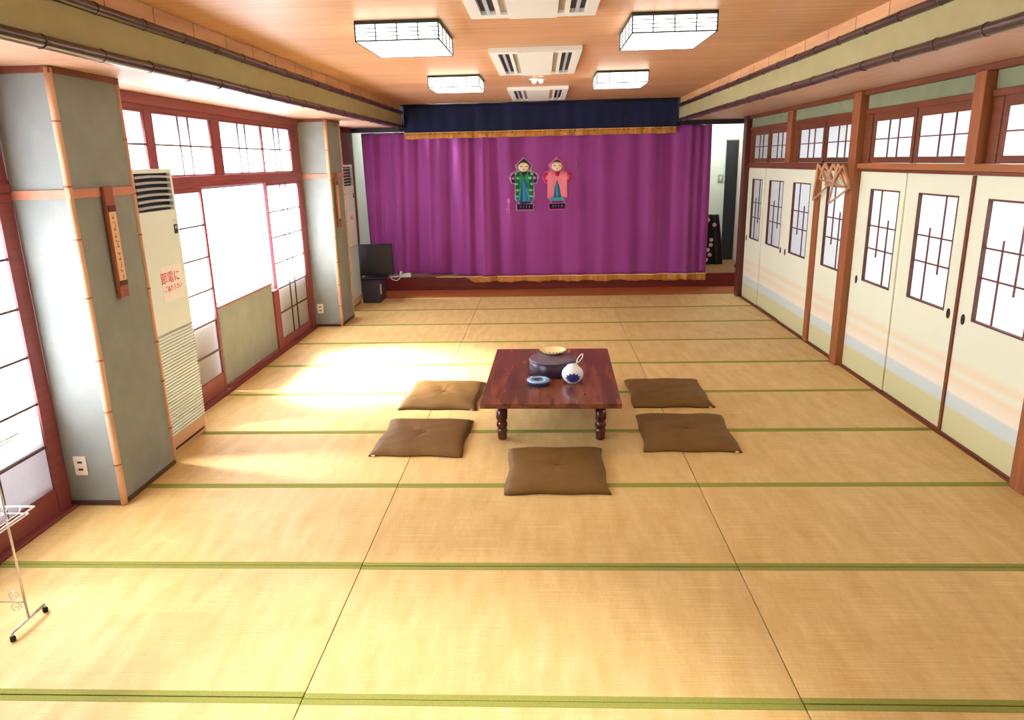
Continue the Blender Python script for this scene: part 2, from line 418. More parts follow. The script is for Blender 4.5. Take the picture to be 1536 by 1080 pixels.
beam(BL, 1, 'window side'); beam(BR, -1, 'sliding-door side')

# near end wall and unseen stretches
struct(board('wall_near', M['plainw'], (-2.3, 4.3, YN - 0.1, YN, -0.1, 2.85)), 'plain wall closing the near end of the hall', 'wall')
# ------------------------------------------------------------------ window side (left)
XW = XL - 0.016   # paper plane
def lattice_window(idx, y0, y1, z0, z1, label, stile=0.04, top=0.035, bot=None, hz=(), vf=(), kick=None, xf=XL, cat='window', thick=0.032):
    """sliding lattice window whose room face is at xf; pane between the stiles"""
    t = thing('window_%d' % idx, label, cat, (xf, (y0 + y1) / 2, z0), kind='structure')
    a0, a1 = (y0 - y1) / 2, (y1 - y0) / 2; H = z1 - z0
    kb = kick if kick else (bot or 0.035)
    b = MB()
    b.box(-thick, 0, a0, a0 + stile, 0, H); b.box(-thick, 0, a1 - stile, a1, 0, H)
    b.box(-thick, 0, a0 + stile, a1 - stile, H - top, H); b.box(-thick, -0.004 if kick else 0, a0 + stile, a1 - stile, 0, kb)
    b.build('window_frame', M['redwood'], t, bevel=0.002)
    p0, p1 = a0 + stile, a1 - stile
    l = MB()
    for z in hz: l.box(-0.0162, -0.003, p0, p1, z - z0 - 0.007, z - z0 + 0.007)
    for f in vf:
        y = p0 + (p1 - p0) * f; l.box(-0.0158, -0.004, y - 0.006, y + 0.006, kb, H - top)
    if hz or vf: l.build('lattice', M['muntin'], t)
    MB().quad([(-0.0165, p0 - .01, kb - .01), (-0.0165, p1 + .01, kb - .01), (-0.0165, p1 + .01, H - top + .01), (-0.0165, p0 - .01, H - top + .01)]).build('paper_pane', M['paper'], t, fix=False)
    return t
HZ = (1.447, 1.185, 0.918, 0.652, 0.392)
wi = [1]
def LW(*a, **k):
    t = lattice_window(wi[0], *a, **k); wi[0] += 1; return t
LW(2.82, 3.783, 0.0, 1.744, 'near paper lattice window beside the outlet pillar, with purple-lit wood', stile=0.11, hz=(1.46, 1.195, 0.93, 0.665, 0.412), vf=(0.5,), kick=0.155)
LW(1.86, 2.80, 0.0, 1.744, 'nearest paper lattice window, mostly out of the photo', stile=0.06, hz=(1.46, 1.195, 0.93, 0.665, 0.412), vf=(0.4, 0.6), kick=0.155)
LW(5.05, 5.975, 0.02, 1.744, 'paper lattice window panel half hidden behind the near air conditioner', stile=0.035, hz=HZ, vf=(0.32, 0.5), kick=0.16)
LW(7.40, 8.385, 0.02, 1.744, 'paper lattice window panel beside the far pillar, right of the open window', stile=0.022, hz=HZ, vf=(0.42, 0.6), kick=0.10)
LW(9.13, 10.33, 0.02, 1.74, 'lattice window behind the far air conditioner', stile=0.045, hz=HZ, vf=(0.42, 0.6), kick=0.10)
# transoms
for (a, b_, lb) in ((4.45, 5.23, 'small transom window above the near air conditioner'), (5.335, 6.28, 'transom window second from the near pillar'),
                    (6.455, 7.42, 'transom window above the open window'), (7.43, 8.27, 'transom window nearest the far pillar'),
                    (9.2, 10.3, 'transom window beyond the far pillar'), (2.8, 3.6, 'transom window of the near bay')):
    LW(a, b_, 1.84, 2.295, lb, stile=0.012, top=0.012, bot=0.012, hz=(2.068,), vf=(0.42, 0.6))
# clear window over the half wall
t = thing('window_%d' % wi[0], 'large clear window over the grey half wall, blown out by daylight', 'window', (XL, 6.62, 0.74), kind='structure'); wi[0] += 1
b = MB(); b.frame('x', -0.66, 0.95, 0, 1.0, 0.016, -0.12, -0.09); b.build('sash', M['alu'], t)
b = MB(); b.quad([(-0.105, -0.63, 0.01), (-0.105, 0.94, 0.01), (-0.105, 0.94, 0.99), (-0.105, -0.63, 0.99)]); b.build('glass_pane', M['glass'], t, fix=False)

# fixed timber of the window wall
def trim(name, label, mats, *boxes, bevel=0.003):
    return struct(board(name, mats, *boxes, bevel=bevel), label, 'trim')
tn = [1]
def TR(label, mats, *boxes, bevel=0.003):
    o = trim('trim_%d' % tn[0], label, mats, *boxes, bevel=bevel); tn[0] += 1; return o
for (a, b_, nm) in ((1.0, 3.775, 'near bay'), (4.405, 8.545, 'bay between the two pillars'), (9.12, 10.36, 'bay beyond the far pillar')):
    TR('red-brown window head rail, %s' % nm, M['redwood'], (XL - 0.06, XL + 0.012, a, b_, 2.335, 2.41), (XL - 0.06, XL - 0.004, a, b_, 2.297, 2.335))
    TR('red-brown rail between windows and transoms, %s' % nm, M['redwood'], (XL - 0.06, XL + 0.012, a, b_, 1.795, 1.838), (XL - 0.06, XL + 0.004, a, b_, 1.745, 1.795))
TR('dark red sill along the foot of the near windows', M['redwood'], (XL - 0.06, -1.842, 1.0, 3.775, -0.05, 0.012))
TR('dark red sill along the foot of the middle bay', M['redwood'], (XL - 0.06, -1.842, 4.405, 8.545, -0.05, 0.018))
TR('dark red sill along the foot of the far bay', M['redwood'], (XL - 0.06, -1.842, 9.12, 10.36, -0.05, 0.018))
for (a, b_, lb) in ((5.232, 5.333, 'upright between the first two transoms'), (6.285, 6.45, 'wide upright between the second and third transoms'), (8.275, 8.40, 'upright at the far end of the transoms'), (3.605, 3.775, 'upright at the end of the near transoms')):
    TR('red-brown %s' % lb, M['redwoodv'], (XL - 0.06, XL + 0.004, a, b_, 1.838, 2.297))
TR('red-brown corner upright against the far pillar', M['redwoodv'], (XL - 0.07, XL + 0.006, 8.40, 8.549, 0.018, 1.745), (XL - 0.07, XL + 0.002, 8.40, 8.549, 1.838, 2.297))
TR('dark red jamb at the right end of the half wall', M['redwoodv'], (XL - 0.06, XL + 0.02, 7.245, 7.39, 0.018, 0.665))
TR('slim red frame around the top of the half wall', M['redwood'], (XL - 0.06, XL + 0.008, 5.985, 7.24, 0.735, 0.75), (XL - 0.05, XL + 0.012, 5.985, 7.24, 0.019, 0.06))
TR('dark red posts at the stage end of the window wall', M['dpost'], (XL - 0.12, XL + 0.01, 10.36, 10.95, -0.04, 2.405))
struct(board('wall_left', M['plaster'], (XL - 0.05, XL, 5.985, 7.243, 0.06, 0.735)), 'grey-green plaster half wall under the clear window', 'wall')
struct(board('wall_left', M['redwoodv'], (XL - 0.085, XL - 0.062, 1.0, 10.4, 1.744, 1.86), (XL - 0.085, XL - 0.062, 1.0, 10.4, 2.28, 2.42), (XL - 0.085, XL - 0.062, 3.69, 3.95, -0.1, 2.42), (XL - 0.085, XL - 0.062, 8.41, 8.7, -0.1, 2.42), (XL - 0.085, XL - 0.062, 4.3, 4.46, -0.1, 2.42), (XL - 0.085, XL - 0.062, 9.0, 9.15, -0.1, 2.42)), 'added boards shutting out light behind the window rails', 'wall')  # added to block daylight slits around the rails and uprights
# building wall outside (solid below window height, open above it)
struct(board('wall_left', M['concrete'], (XL - 0.16, XL - 0.075, 3.9, 5.97, -0.12, 0.74), (XL - 0.16, XL - 0.075, 7.40, 10.4, -0.12, 0.74), (XL - 0.30, XL - 0.20, 0.9, 3.9, -0.12, 0.76),
             (XL - 0.16, XL - 0.08, 10.36, 11.1, -0.12, 2.5)), 'outer building wall behind the foot of the paper windows', 'wall')
struct(board('wall_left', M['plainw'], (XL - 0.1, XL, YN, 1.0, -0.12, 2.45), (XL - 0.1, XL - 0.02, 1.0, 1.9, -0.12, 2.4)), 'plain wall at the near end of the window side', 'wall')
struct(board('wall_left', M['plainw'], (XL - 0.30, XL - 0.07, YN, 11.1, 2.415, 2.5)), 'lintel wall above the windows', 'wall')
# pillars
def bamboo_post(parent, x, y, z0, z1, r=0.020, seed=0):
    rnd = random.Random(seed); b = MB(); pts = []; rr = []
    n = 14
    for i in range(n + 1):
        z = z0 + (z1 - z0) * i / n
        pts.append((x + rnd.uniform(-.002, .002), y + rnd.uniform(-.002, .002), z)); rr.append(r * rnd.uniform(0.94, 1.05))
    b.tube(pts, rr, 10)
    z = z0 + 0.25
    while z < z1 - 0.1:
        b.tube([(x, y, z - 0.004), (x, y, z + 0.004)], r + 0.0028, 10, mi=1); z += rnd.uniform(0.24, 0.36)
    b.build('bamboo_corner_post', [M['bamboo'], M['bamboonode']], parent)
def pillar(y0, y1, label, x1=-1.565):
    cy = (y0 + y1) / 2; hy = (y1 - y0) / 2; cx = (XL + x1) / 2; hx = (x1 - XL) / 2
    t = thing('pillar', label, 'pillar', (cx, cy, 0), kind='structure')
    board('plaster_face', M['plaster'], (-hx, hx, -hy, hy, 0.002, 2.405), parent=t)
    b = MB(); b.box(-hx, hx + 0.012, -hy - 0.012, hy + 0.004, 2.375, 2.409); b.build('crown_rail', M['rwood'], t, bevel=0.002)
    b = MB(); b.box(-hx, hx + 0.010, -hy - 0.010, hy + 0.004, 1.757, 1.803); b.build('middle_rail', M['pinkrail'], t, bevel=0.002)
    b = MB(); b.box(-hx, hx + 0.008, -hy - 0.008, hy + 0.004, 0.003, 0.03); b.build('base_rail', M['darkbase'], t, bevel=0.002)
    bamboo_post(t, hx - 0.006, -hy + 0.006, 0.004, 2.40, seed=int(y0 * 10))
    bamboo_post(t, hx - 0.002, hy - 0.004, 0.004, 2.40, r=0.014, seed=int(y1 * 10))
    return t
pillar(3.785, 4.395, 'near grey-green plaster pillar with bamboo corners on the window side')
pillar(8.55, 9.115, 'far grey-green plaster pillar with bamboo corners, beside the open window bay', -1.555)

# ------------------------------------------------------------------ sliding-door side (right)
XP = XR + 0.0
def door(idx, y0, y1, win, pull, kind, label, off=0.0, stile=None):
    """cream sliding door; win=(ya,yb) of the window, kind P/Q mirrors the short lattice bars"""
    t = thing('door_%d' % idx, label, 'sliding door', (XP + off, (y0 + y1) / 2, 0), kind='structure')
    c = (y0 + y1) / 2; a0, a1 = y0 - c, y1 - c; w0, w1 = min(win) - c, max(win) - c
    zb, zt = 0.838, 1.603; D = 0.026
    b = MB()
    b.box(0, D, a0, w0, 0.02, 1.745); b.box(0, D, w1, a1, 0.02, 1.745)
    b.box(0, D, w0, w1, 0.02, zb); b.box(0, D, w0, w1, zt, 1.745)
    b.build('door_panel', M['door'], t)
    b = MB(); b.frame('x', w0 - 0.006, w1 + 0.006, zb - 0.006, zt + 0.006, 0.012, -0.003, D + 0.002); b.build('window_frame', M['muntinR'], t)
    l = MB(); lw = 0.0055
    for z in (1.307, 1.118): l.box(0.010, 0.019, w0 + .005, w1 - .005, z - lw, z + lw)
    W = w1 - w0
    if kind == 'P': l.box(0.008, 0.017, w1 - W * .36 - lw, w1 - W * .36 + lw, 1.055, zt); l.box(0.008, 0.017, w1 - W * .68 - lw, w1 - W * .68 + lw, zb, 1.37)
    else: l.box(0.008, 0.017, w1 - W * .36 - lw, w1 - W * .36 + lw, zb, 1.37); l.box(0.008, 0.017, w1 - W * .68 - lw, w1 - W * .68 + lw, 1.055, zt)
    l.build('lattice', M['muntinR'], t)
    MB().quad([(0.022, w0, zb), (0.022, w1, zb), (0.022, w1, zt), (0.022, w0, zt)]).build('paper_pane', M['paperR'], t, fix=False)
    e = MB(); e.box(-0.002, D, a0, a1, 0.003, 0.0195)
    e.build('bottom_rail', M['rwood'], t)
    if stile is not None:
        for s_ in stile:
            y = a1 - 0.03 if s_ > 0 else a0
            MB().box(-0.012, -0.0005, y, y + 0.03, 0.02, 1.744).build('stile', M['rwood'], t)
    if pull is not None:
        p = MB(); n = 20; py = pull - c
        ring = [(py + 0.021 * cos(2 * pi * k / n), 0.826 + 0.036 * sin(2 * pi * k / n)) for k in range(n)]
        p.poly_prism(ring, 'x', -0.005, 0.003)
        po = p.build('door_pull', M['pull'], t, bevel=0.0015)
    return t
door(1, 3.005, 3.875, (3.18, 3.70), 3.08, 'P', 'nearest cream sliding door, outside the right edge of the photo')
door(2, 4.015, 4.895, (4.18, 4.70), 4.795, 'Q', 'cream sliding door at the right edge of the photo', 0.0, stile=(1,))
door(3, 4.90, 5.785, (5.062, 5.585), 4.993, 'Q', 'cream sliding door left of the one at the right photo edge', 0.010)
door(4, 5.79, 6.605, (5.868, 6.372), 6.482, 'P', 'cream sliding door just right of the thick post', 0.0)
door(5, 6.765, 7.495, (6.85, 7.34), None, 'P', 'narrow cream sliding door left of the thick post, behind the hangers', 0.0)
door(6, 7.625, 8.53, (7.80, 8.325), 8.44, 'P', 'cream sliding door just left of the hangers', 0.0)
door(7, 8.535, 9.41, (8.70, 9.23), 8.64, 'Q', 'cream sliding door second from the stage', 0.010)
door(8, 9.415, 10.135, (9.41 + .09, 9.93), 10.062, 'Q', 'cream sliding door nearest the stage', 0.0)

def rtransom(idx, y0, y1, label):
    t = thing('window_%d' % idx, label, 'transom window', (XR, (y0 + y1) / 2, 1.82), kind='structure')
    h = (y1 - y0) / 2
    MB().frame('x', -h, h, 0, 0.40, 0.03, 0.004, 0.03, wt=0.07, wb=0.045).build('window_frame', M['rwood'], t, bevel=0.002)
    l = MB(); l.box(0.012, 0.022, -h + .03, h - .03, 0.187 - .005, 0.187 + .005)
    for f in (.39, .64):
        y = (h - .03) - (2 * h - .06) * f; l.box(0.010, 0.020, y - .005, y + .005, 0.045, 0.33)
    l.build('lattice', M['muntinR'], t)
    MB().quad([(0.024, -h + .02, 0.04), (0.024, h - .02, 0.04), (0.024, h - .02, 0.34), (0.024, -h + .02, 0.34)]).build('paper_pane', M['paperR'], t, fix=False)
for (a, b_, lb) in ((9.37, 10.03, 'transom window nearest the stage over the sliding doors'), (8.53 + .07, 9.32, 'transom window second from the stage over the sliding doors'),
                    (7.56, 8.30, 'transom window above left of the hangers'), (6.765, 7.52, 'transom window directly above the hangers'),
                    (5.765, 6.475, 'transom window right of the thick post'), (4.93, 5.732, 'transom window left of the short upper post'),
                    (3.95, 4.70, 'transom window at the right edge of the photo'), (3.1, 3.9, 'transom window outside the right photo edge')):
    rtransom(wi[0], a, b_, lb); wi[0] += 1
YR0 = 2.9
TR('tan-brown door head rail over the nearer doors', M['rwoodl'], (3.625, 3.72, YR0, 6.61, 1.772, 1.815)); TR('dark groove rail over the nearer doors', M['rwood'], (3.645, 3.72, YR0, 6.61, 1.747, 1.771))
TR('brown door head rail behind the hangers', M['rwood'], (3.645, 3.72, 6.762, 10.15, 1.747, 1.815))
TR('brown transom head rail over the sliding doors', M['rwood'], (3.655, 3.72, YR0, 10.15, 2.212, 2.255))
TR('brown crown rail under the low ceiling', M['rwood'], (3.635, 3.72, YR0, 10.15, 2.368, 2.408))
TR('brown filler uprights between transom windows', M['rwood'], (3.660, 3.70, 5.734, 5.763, 1.817, 2.21), (3.660, 3.70, 7.522, 7.558, 1.817, 2.21), (3.660, 3.70, 9.322, 9.368, 1.817, 2.21),
   (3.660, 3.70, 6.477, 6.608, 1.817, 2.21), (3.664, 3.70, 8.302, 8.425, 1.817, 2.21), (3.664, 3.70, 10.032, 10.148, 1.817, 2.21), (3.664, 3.70, 4.702, 4.805, 1.817, 2.21))
TR('dark wooden floor track under the sliding doors', M['rwood'], (3.642, 3.72, YR0, 10.15, -0.045, 0.002))
TR('thick orange-brown post between the two door bays', M['rpost'], (3.60, 3.73, 6.61, 6.76, -0.04, 2.405), bevel=0.006)
TR('slim brown post left of the hangers', M['rpost'], (3.645, 3.73, 7.50, 7.62, 0.004, 1.745), bevel=0.004)
TR('short orange-brown post above the nearer doors', M['rpost'], (3.60, 3.73, 4.81, 4.925, 1.817, 2.366), bevel=0.005)
TR('short brown post above the farther doors', M['rpost'], (3.63, 3.73, 8.43, 8.595, 1.817, 2.366), bevel=0.005)
TR('dark red-brown corner post beside the stage opening', M['dpost'], (3.60, 3.74, 10.15, 10.30, -0.04, 2.405), bevel=0.005)
TR('near post at the right edge of the photo', M['rpost'], (3.61, 3.73, 3.88, 4.012, -0.04, 2.405), bevel=0.006)
struct(board('wall_right', M['plasterg'], (3.672, 3.72, YR0, 10.15, 2.257, 2.366)), 'sage plaster strip above the transom windows', 'wall')
struct(board('wall_right', M['plainw'], (3.665, 3.76, YN, 3.003, -0.1, 2.41)), 'plain wall at the near end of the door side', 'wall')
# corridor behind the doors
struct(board('wall_right', M['backwall'], (5.0, 5.1, YN, 10.3, -0.1, 2.6), (3.76, 5.0, YN, YN + .1, -0.1, 2.6), (4.3, 5.0, 10.2, 10.3, -0.1, 2.6), (3.74, 4.3, 10.305, 10.36, -0.1, 2.6)), 'pale wall of the corridor behind the sliding doors', 'wall')
struct(board('ceiling', M['backwall'], (3.74, 5.0, YN, 10.2, 2.512, 2.6)), 'corridor ceiling behind the sliding doors', 'ceiling')
struct(board('floor', M['stagefloor'], (3.74, 5.0, YN, 10.2, -0.1, -0.05)), 'corridor floor behind the sliding doors', 'floor')

# ------------------------------------------------------------------ stage
struct(board('trim_stage', M['riser'], (-1.88, 4.25, YF, YF + 0.05, -0.05, 0.195)), 'maroon riser board along the stage front', 'trim')
struct(board('floor_stage', M['stagefloor'], (-1.9, 4.35, YF + 0.05, 13.0, 0.10, 0.197)), 'brown board stage floor behind the curtain', 'floor')
struct(board('wall_back', M['backwall'], (-2.0, 4.4, 12.6, 12.7, 0.197, 2.9)), 'pale green-white wall at the back of the stage', 'wall')
struct(board('wall_stage', M['backcream'], (4.14, 4.3, 11.1, 12.6, 0.197, 2.9)), 'cream side wall right of the stage', 'wall')
struct(board('wall_stage', M['backwall'], (-2.0, -1.9, 11.1, 12.6, 0.1, 2.9)), 'white side wall left of the stage', 'wall')
struct(board('wall_stage', M['backcream'], (4.25, 4.35, 10.36, 11.1, -0.1, 2.9)), 'cream wall behind the corner post', 'wall')
struct(board('ceiling_stage', M['backwall'], (-2.0, 4.4, 11.2, 12.7, 2.9, 3.0)), 'ceiling above the stage', 'ceiling')
struct(board('wall_stage', M['lintel'], (-2.0, 4.4, 11.15, 11.2, 2.515, 2.9)), 'dark strip hiding the stage ceiling', 'wall')
TR('dark lintel at the left of the stage opening', M['lintel'], (XL, BL - 0.035, 10.95, 11.03, 2.345, 2.408))
TR('dark lintel at the right of the stage opening', M['lintel'], (BR + 0.035, 4.2, 10.95, 11.03, 2.345, 2.408))
struct(board('wall_stage', M['lintel'], (-1.95, BL + 0.06, 11.035, 11.06, 2.345, 2.80), (BR - 0.06, 4.3, 11.035, 11.06, 2.345, 2.80), (-2.0, 4.4, 11.035, 11.06, 2.70, 2.95)), 'added dark boards shutting out light above the stage lintels', 'wall')  # added to stop light leaking past the valance and beam ends
# black door at the back
t = thing('door_9', 'black door in the pale back wall seen through the gap right of the curtain', 'door', (4.03, 12.6, 0.2), kind='structure')
board('door_leaf', M['blackdoor'], (-0.09, 0.10, -0.03, -0.002, 0.0, 1.95), parent=t)
board('door_head', M['alu'], (-0.10, 0.105, -0.035, -0.001, 1.951, 1.97), parent=t)

# ------------------------------------------------------------------ curtains
def sm(a, b, x):
    u = max(0, min(1, (x - a) / (b - a))); return u * u * (3 - 2 * u)
def fold(x, z):
    """forward/backward offset of the purple curtain"""
    k = 1 - 0.72 * sm(0.15, 0.9, x) + 0.5 * sm(1.9, 3.2, x)
    zz = (z - 0.2) / 2.15
    drift = 0.10 * (1 - zz) * sm(0.6, -1.2, x)
    xx = x + drift
    hf = sm(0.4, -0.4, x) * 0.6 + 0.4
    a = 0.042 * sin(xx * 15.0 + 1.1 * sin(xx * 3.1) + 0.5 * zz) + hf * (0.018 * sin(xx * 31.0 + 1.3 + 1.5 * sin(xx * 4)) + 0.004 * sin(xx * 57.0 + 2 * sin(xx * 5)))
    a += 0.012 * sin(xx * 9 + z * 2.2)
    edge = 0.03 * sm(2.9, 3.3, x) * sin(x * 48)
    base = 11.10 + 0.20 * sm(-0.15, -0.9, x) * (1 - 0.55 * zz) - 0.07 * sm(-0.5, 0.1, x) * (1 - 0.3 * zz)
    # the hem is drawn aside into a diagonal sweep near the television
    g = math.exp(-((x + 0.95 - 0.55 * (z - 0.2)) / 0.16) ** 2) * max(0, 1 - (z - 0.2) / 0.7)
    return base - k * (a + edge) - 0.05 * g
cur = thing('stage_curtain', 'long purple stage curtain with two embroidered doll figures and a gold hem', 'curtain', (0.8, 11.1, 0.2))
def cloth(fn, x0, x1, z0, z1, nx, nz, name, m, parent, thick=0.006, org=(0.8, 11.1, 0.2), zb=None):
    b = MB(); g = []
    for j in range(nz + 1):
        row = []
        for i in range(nx + 1):
            x = x0 + (x1 - x0) * i / nx
            lo = zb(x) if zb else z0
            z = lo + (z1 - lo) * j / nz
            row.append(b.bm.verts.new((x - org[0], fn(x, z) - org[1], z - org[2])))
        g.append(row)
    for j in range(nz):
        for i in range(nx):
            f = b.bm.faces.new((g[j][i], g[j][i + 1], g[j + 1][i + 1], g[j + 1][i])); f.smooth = True
    o = b.build(name, m, parent, fix=False)
    if thick:
        s_ = o.modifiers.new('solid', 'SOLIDIFY'); s_.thickness = thick; s_.offset = -1
    return o
def hem(x): return 0.205 + 0.012 * sm(-0.3, -1.2, x) + 0.004 * sin(x * 9)
cloth(fold, -1.79, 3.36, 0.2, 2.345, 520, 44, 'curtain_cloth', M['purple'], cur, zb=hem)
def fr(x, z):
    return min(fold(x, 0.22) - 0.004, 11.04) - 0.004 - 0.010 * math.tanh(3 * sin(x * 19 + 3 * sin(x * 4))) - 0.016
def fb(x): return 0.118 + 0.010 * sin(x * 13) + 0.05 * sm(-0.1, -0.28, x) + 0.004 * sin(x * 43) - 0.01 * sm(1, 3, x)
cloth(fr, -0.28, 3.35, 0.12, 0.20, 420, 3, 'gold_fringe', M['gold'], cur, thick=0.004, zb=fb)
cloth(lambda x, z: fr(x, z) - 0.004, -0.75, 3.36, 0.196, 0.212, 420, 1, 'hem_braid', M['goldtop'], cur, thick=0.003)

# embroidered figures --------------------------------------------------------
def stitch(shapes, name, cx, cz, mats_keys, parent):
    idx = {k: i for i, k in enumerate(mats_keys)}
    b = MB(); bm = b.bm
    for li, (key, pts) in enumerate(shapes):
        tmp = bmesh.new()
        f = tmp.faces.new([tmp.verts.new((x, 0, z)) for x, z in pts])
        xs = [p[0] for p in pts]; x = min(xs) + 0.012
        while x < max(xs):
            bmesh.ops.bisect_plane(tmp, geom=tmp.verts[:] + tmp.edges[:] + tmp.faces[:], plane_co=(x, 0, 0), plane_no=(1, 0, 0)); x += 0.012
        zs = [p[1] for p in pts]; z = min(zs) + 0.1
        while z < max(zs):
            bmesh.ops.bisect_plane(tmp, geom=tmp.verts[:] + tmp.edges[:] + tmp.faces[:], plane_co=(0, 0, z), plane_no=(0, 0, 1)); z += 0.1
        bmesh.ops.triangulate(tmp, faces=tmp.faces[:])
        mp = {}
        for v in tmp.verts:
            X, Z = v.co.x, v.co.z
            mp[v] = bm.verts.new((X - cx, fold(X, Z) - 0.004 - 0.0016 * (li + 1) - fold(cx, cz), Z - cz))
        for f in tmp.faces:
            nf = bm.faces.new([mp[v] for v in f.verts]); nf.material_index = idx[key]; nf.smooth = True
        tmp.free()
    o = b.build(name, [M['em_' + k] for k in mats_keys], parent, fix=False, loc=(cx - 0.8, fold(cx, cz) - 11.1, cz - 0.2))
    s_ = o.modifiers.new('solid', 'SOLIDIFY'); s_.thickness = 0.001; s_.offset = -1
    return o
def zxy(pts, dx=0): return [(0.630 + (x + dx - 495) * 0.000925, 1.949 - (y - 125) * 0.000905) for x, y in pts]
def ell(cx, cy, rx, ry, n=18): return [(cx + rx * cos(2 * pi * k / n), cy + ry * sin(2 * pi * k / n)) for k in range(n)]
OUT = [(495, 112), (640, 250), (612, 325), (700, 362), (738, 445), (705, 535), (655, 550), (668, 770), (612, 850), (650, 862), (650, 975), (355, 975), (355, 862),
       (395, 850), (338, 780), (346, 550), (290, 535), (256, 445), (290, 362), (380, 325), (352, 250)]
def arc_hair(dx=0): return [(400, 262), (420, 205), (490, 150), (560, 205), (590, 262), (560, 232), (490, 215), (425, 232)]
marks = []
def ticks(dx):
    r = []
    for (a, b_) in ((420, 455), (470, 490), (515, 535), (560, 590)):
        r.append(('grey', zxy([(a, 900), (b_, 900), (b_, 908), (a, 908)], dx)))
        r.append(('grey', zxy([((a + b_) / 2 - 4, 885), ((a + b_) / 2 + 4, 885), ((a + b_) / 2 + 4, 930), ((a + b_) / 2 - 4, 930)], dx)))
    return r
def face(dx):
    return [('skin', zxy(ell(492, 278, 84, 72), dx)), ('eye', zxy(ell(452, 268, 20, 7, 8), dx)), ('eye', zxy(ell(538, 268, 20, 7, 8), dx)), ('red', zxy(ell(492, 312, 14, 5, 8), dx))]
g1 = [('outline', zxy(OUT)), ('grey', zxy([(495, 135), (615, 250), (590, 320), (400, 320), (375, 250)])), ('hair', zxy(arc_hair())),
      ('plum', zxy([(288, 420), (345, 365), (352, 525), (300, 520)])), ('plum', zxy([(650, 365), (705, 420), (696, 520), (646, 528)])),
      ('outline', zxy(ell(325, 450, 22, 26, 8))), ('outline', zxy(ell(670, 450, 22, 26, 8))),
      ('gdark', zxy([(360, 372), (440, 345), (560, 345), (632, 372), (640, 600), (632, 775), (362, 775), (356, 560)])),
      ('green', zxy([(430, 345), (565, 345), (575, 560), (590, 770), (400, 770), (425, 560)])),
      ('glight', zxy(ell(400, 450, 30, 24, 8))), ('glight', zxy(ell(592, 450, 30, 24, 8))), ('glight', zxy(ell(372, 375, 22, 22, 8))), ('glight', zxy(ell(622, 385, 22, 22, 8))),
      ('glight', zxy(ell(378, 545, 26, 20, 8))), ('glight', zxy(ell(618, 545, 26, 20, 8))), ('glight', zxy(ell(395, 640, 36, 22, 8))), ('glight', zxy(ell(600, 640, 36, 22, 8))),
      ('glight', zxy(ell(385, 740, 40, 20, 8))), ('glight', zxy(ell(605, 740, 40, 20, 8))),
      ('blue', zxy([(492, 440), (540, 560), (560, 760), (640, 775), (600, 832), (400, 832), (360, 790), (430, 760), (445, 560)])),
      ('teal', zxy([(480, 520), (505, 520), (512, 815), (474, 815)])), ('teal', zxy([(535, 600), (545, 600), (580, 800), (565, 805)])), ('teal', zxy([(440, 600), (450, 600), (425, 805), (410, 800)])),
      ('ink', zxy([(420, 836), (600, 836), (590, 856), (430, 856)])), ('ink', zxy([(462, 362), (538, 362), (520, 410), (500, 442), (474, 400)])), ('red', zxy(ell(505, 395, 16, 14, 8))),
      ('ink', zxy([(376, 868), (630, 868), (630, 952), (376, 952)]))] + ticks(0) + face(0)
dx = 529
g2 = [('rose', zxy(OUT, dx)), ('pink', zxy([(495, 140), (612, 250), (590, 320), (400, 320), (378, 250)], dx)), ('hair', zxy([(430, 228), (450, 192), (490, 176), (535, 192), (558, 228), (492, 205)], dx)),
      ('red', zxy([(262, 430), (300, 372), (352, 372), (352, 535), (295, 525)], dx)), ('red', zxy([(648, 372), (700, 378), (735, 430), (700, 525), (646, 535)], dx)),
      ('pink', zxy(ell(330, 455, 18, 40, 8), dx)), ('pink', zxy(ell(668, 455, 18, 40, 8), dx)),
      ('salmon', zxy([(345, 380), (400, 345), (590, 345), (655, 380), (652, 770), (335, 770), (340, 540)], dx)), 
      ('blue', zxy([(492, 495), (530, 600), (560, 780), (430, 780), (455, 600)], dx)), ('teal', zxy([(484, 540), (500, 540), (510, 780), (474, 780)], dx)),
      ('teal', zxy([(390, 765), (600, 765), (620, 800), (590, 822), (400, 822), (372, 800)], dx)),
      ('red', zxy([(460, 362), (540, 362), (525, 420), (495, 440), (465, 410)], dx)), ('plum', zxy([(400, 832), (590, 832), (585, 850), (405, 850)], dx)),
      ('ink', zxy([(365, 868), (618, 868), (618, 952), (365, 952)], dx))] + ticks(-10 + dx) + face(dx)
def keys(g):
    k = []
    for a, _ in g:
        if a not in k: k.append(a)
    return k
o = stitch(g1, 'embroidered_figure', 0.63, 1.57, keys(g1), cur); o['label'] = 'green-robed doll figure'
o = stitch(g2, 'embroidered_figure', 1.12, 1.57, keys(g2), cur); o['label'] = 'pink-robed doll figure'
sg = [('sig', zxy([(215, 790), (245, 765), (270, 790), (265, 850), (235, 870), (222, 830)])), ('sig', zxy([(235, 865), (262, 860), (255, 930), (232, 930)])), ('sig', zxy([(198, 940), (265, 935), (262, 1000), (200, 1000)])), ('em', [])][:3]
sg.append(('rose', zxy([(215, 955), (250, 952), (248, 985), (216, 985)])))
o = stitch(sg, 'embroidered_signature', 0.39, 1.25, keys(sg), cur); o['label'] = 'pink vertical signature left of the green figure'
sg2 = [('sigd', zxy([(1300, 172), (1360, 165), (1362, 190), (1345, 240), (1352, 330), (1318, 332), (1322, 240)]))]
o = stitch(sg2, 'embroidered_signature', 1.405, 1.82, keys(sg2), cur); o['label'] = 'faint mauve mark right of the pink figure'

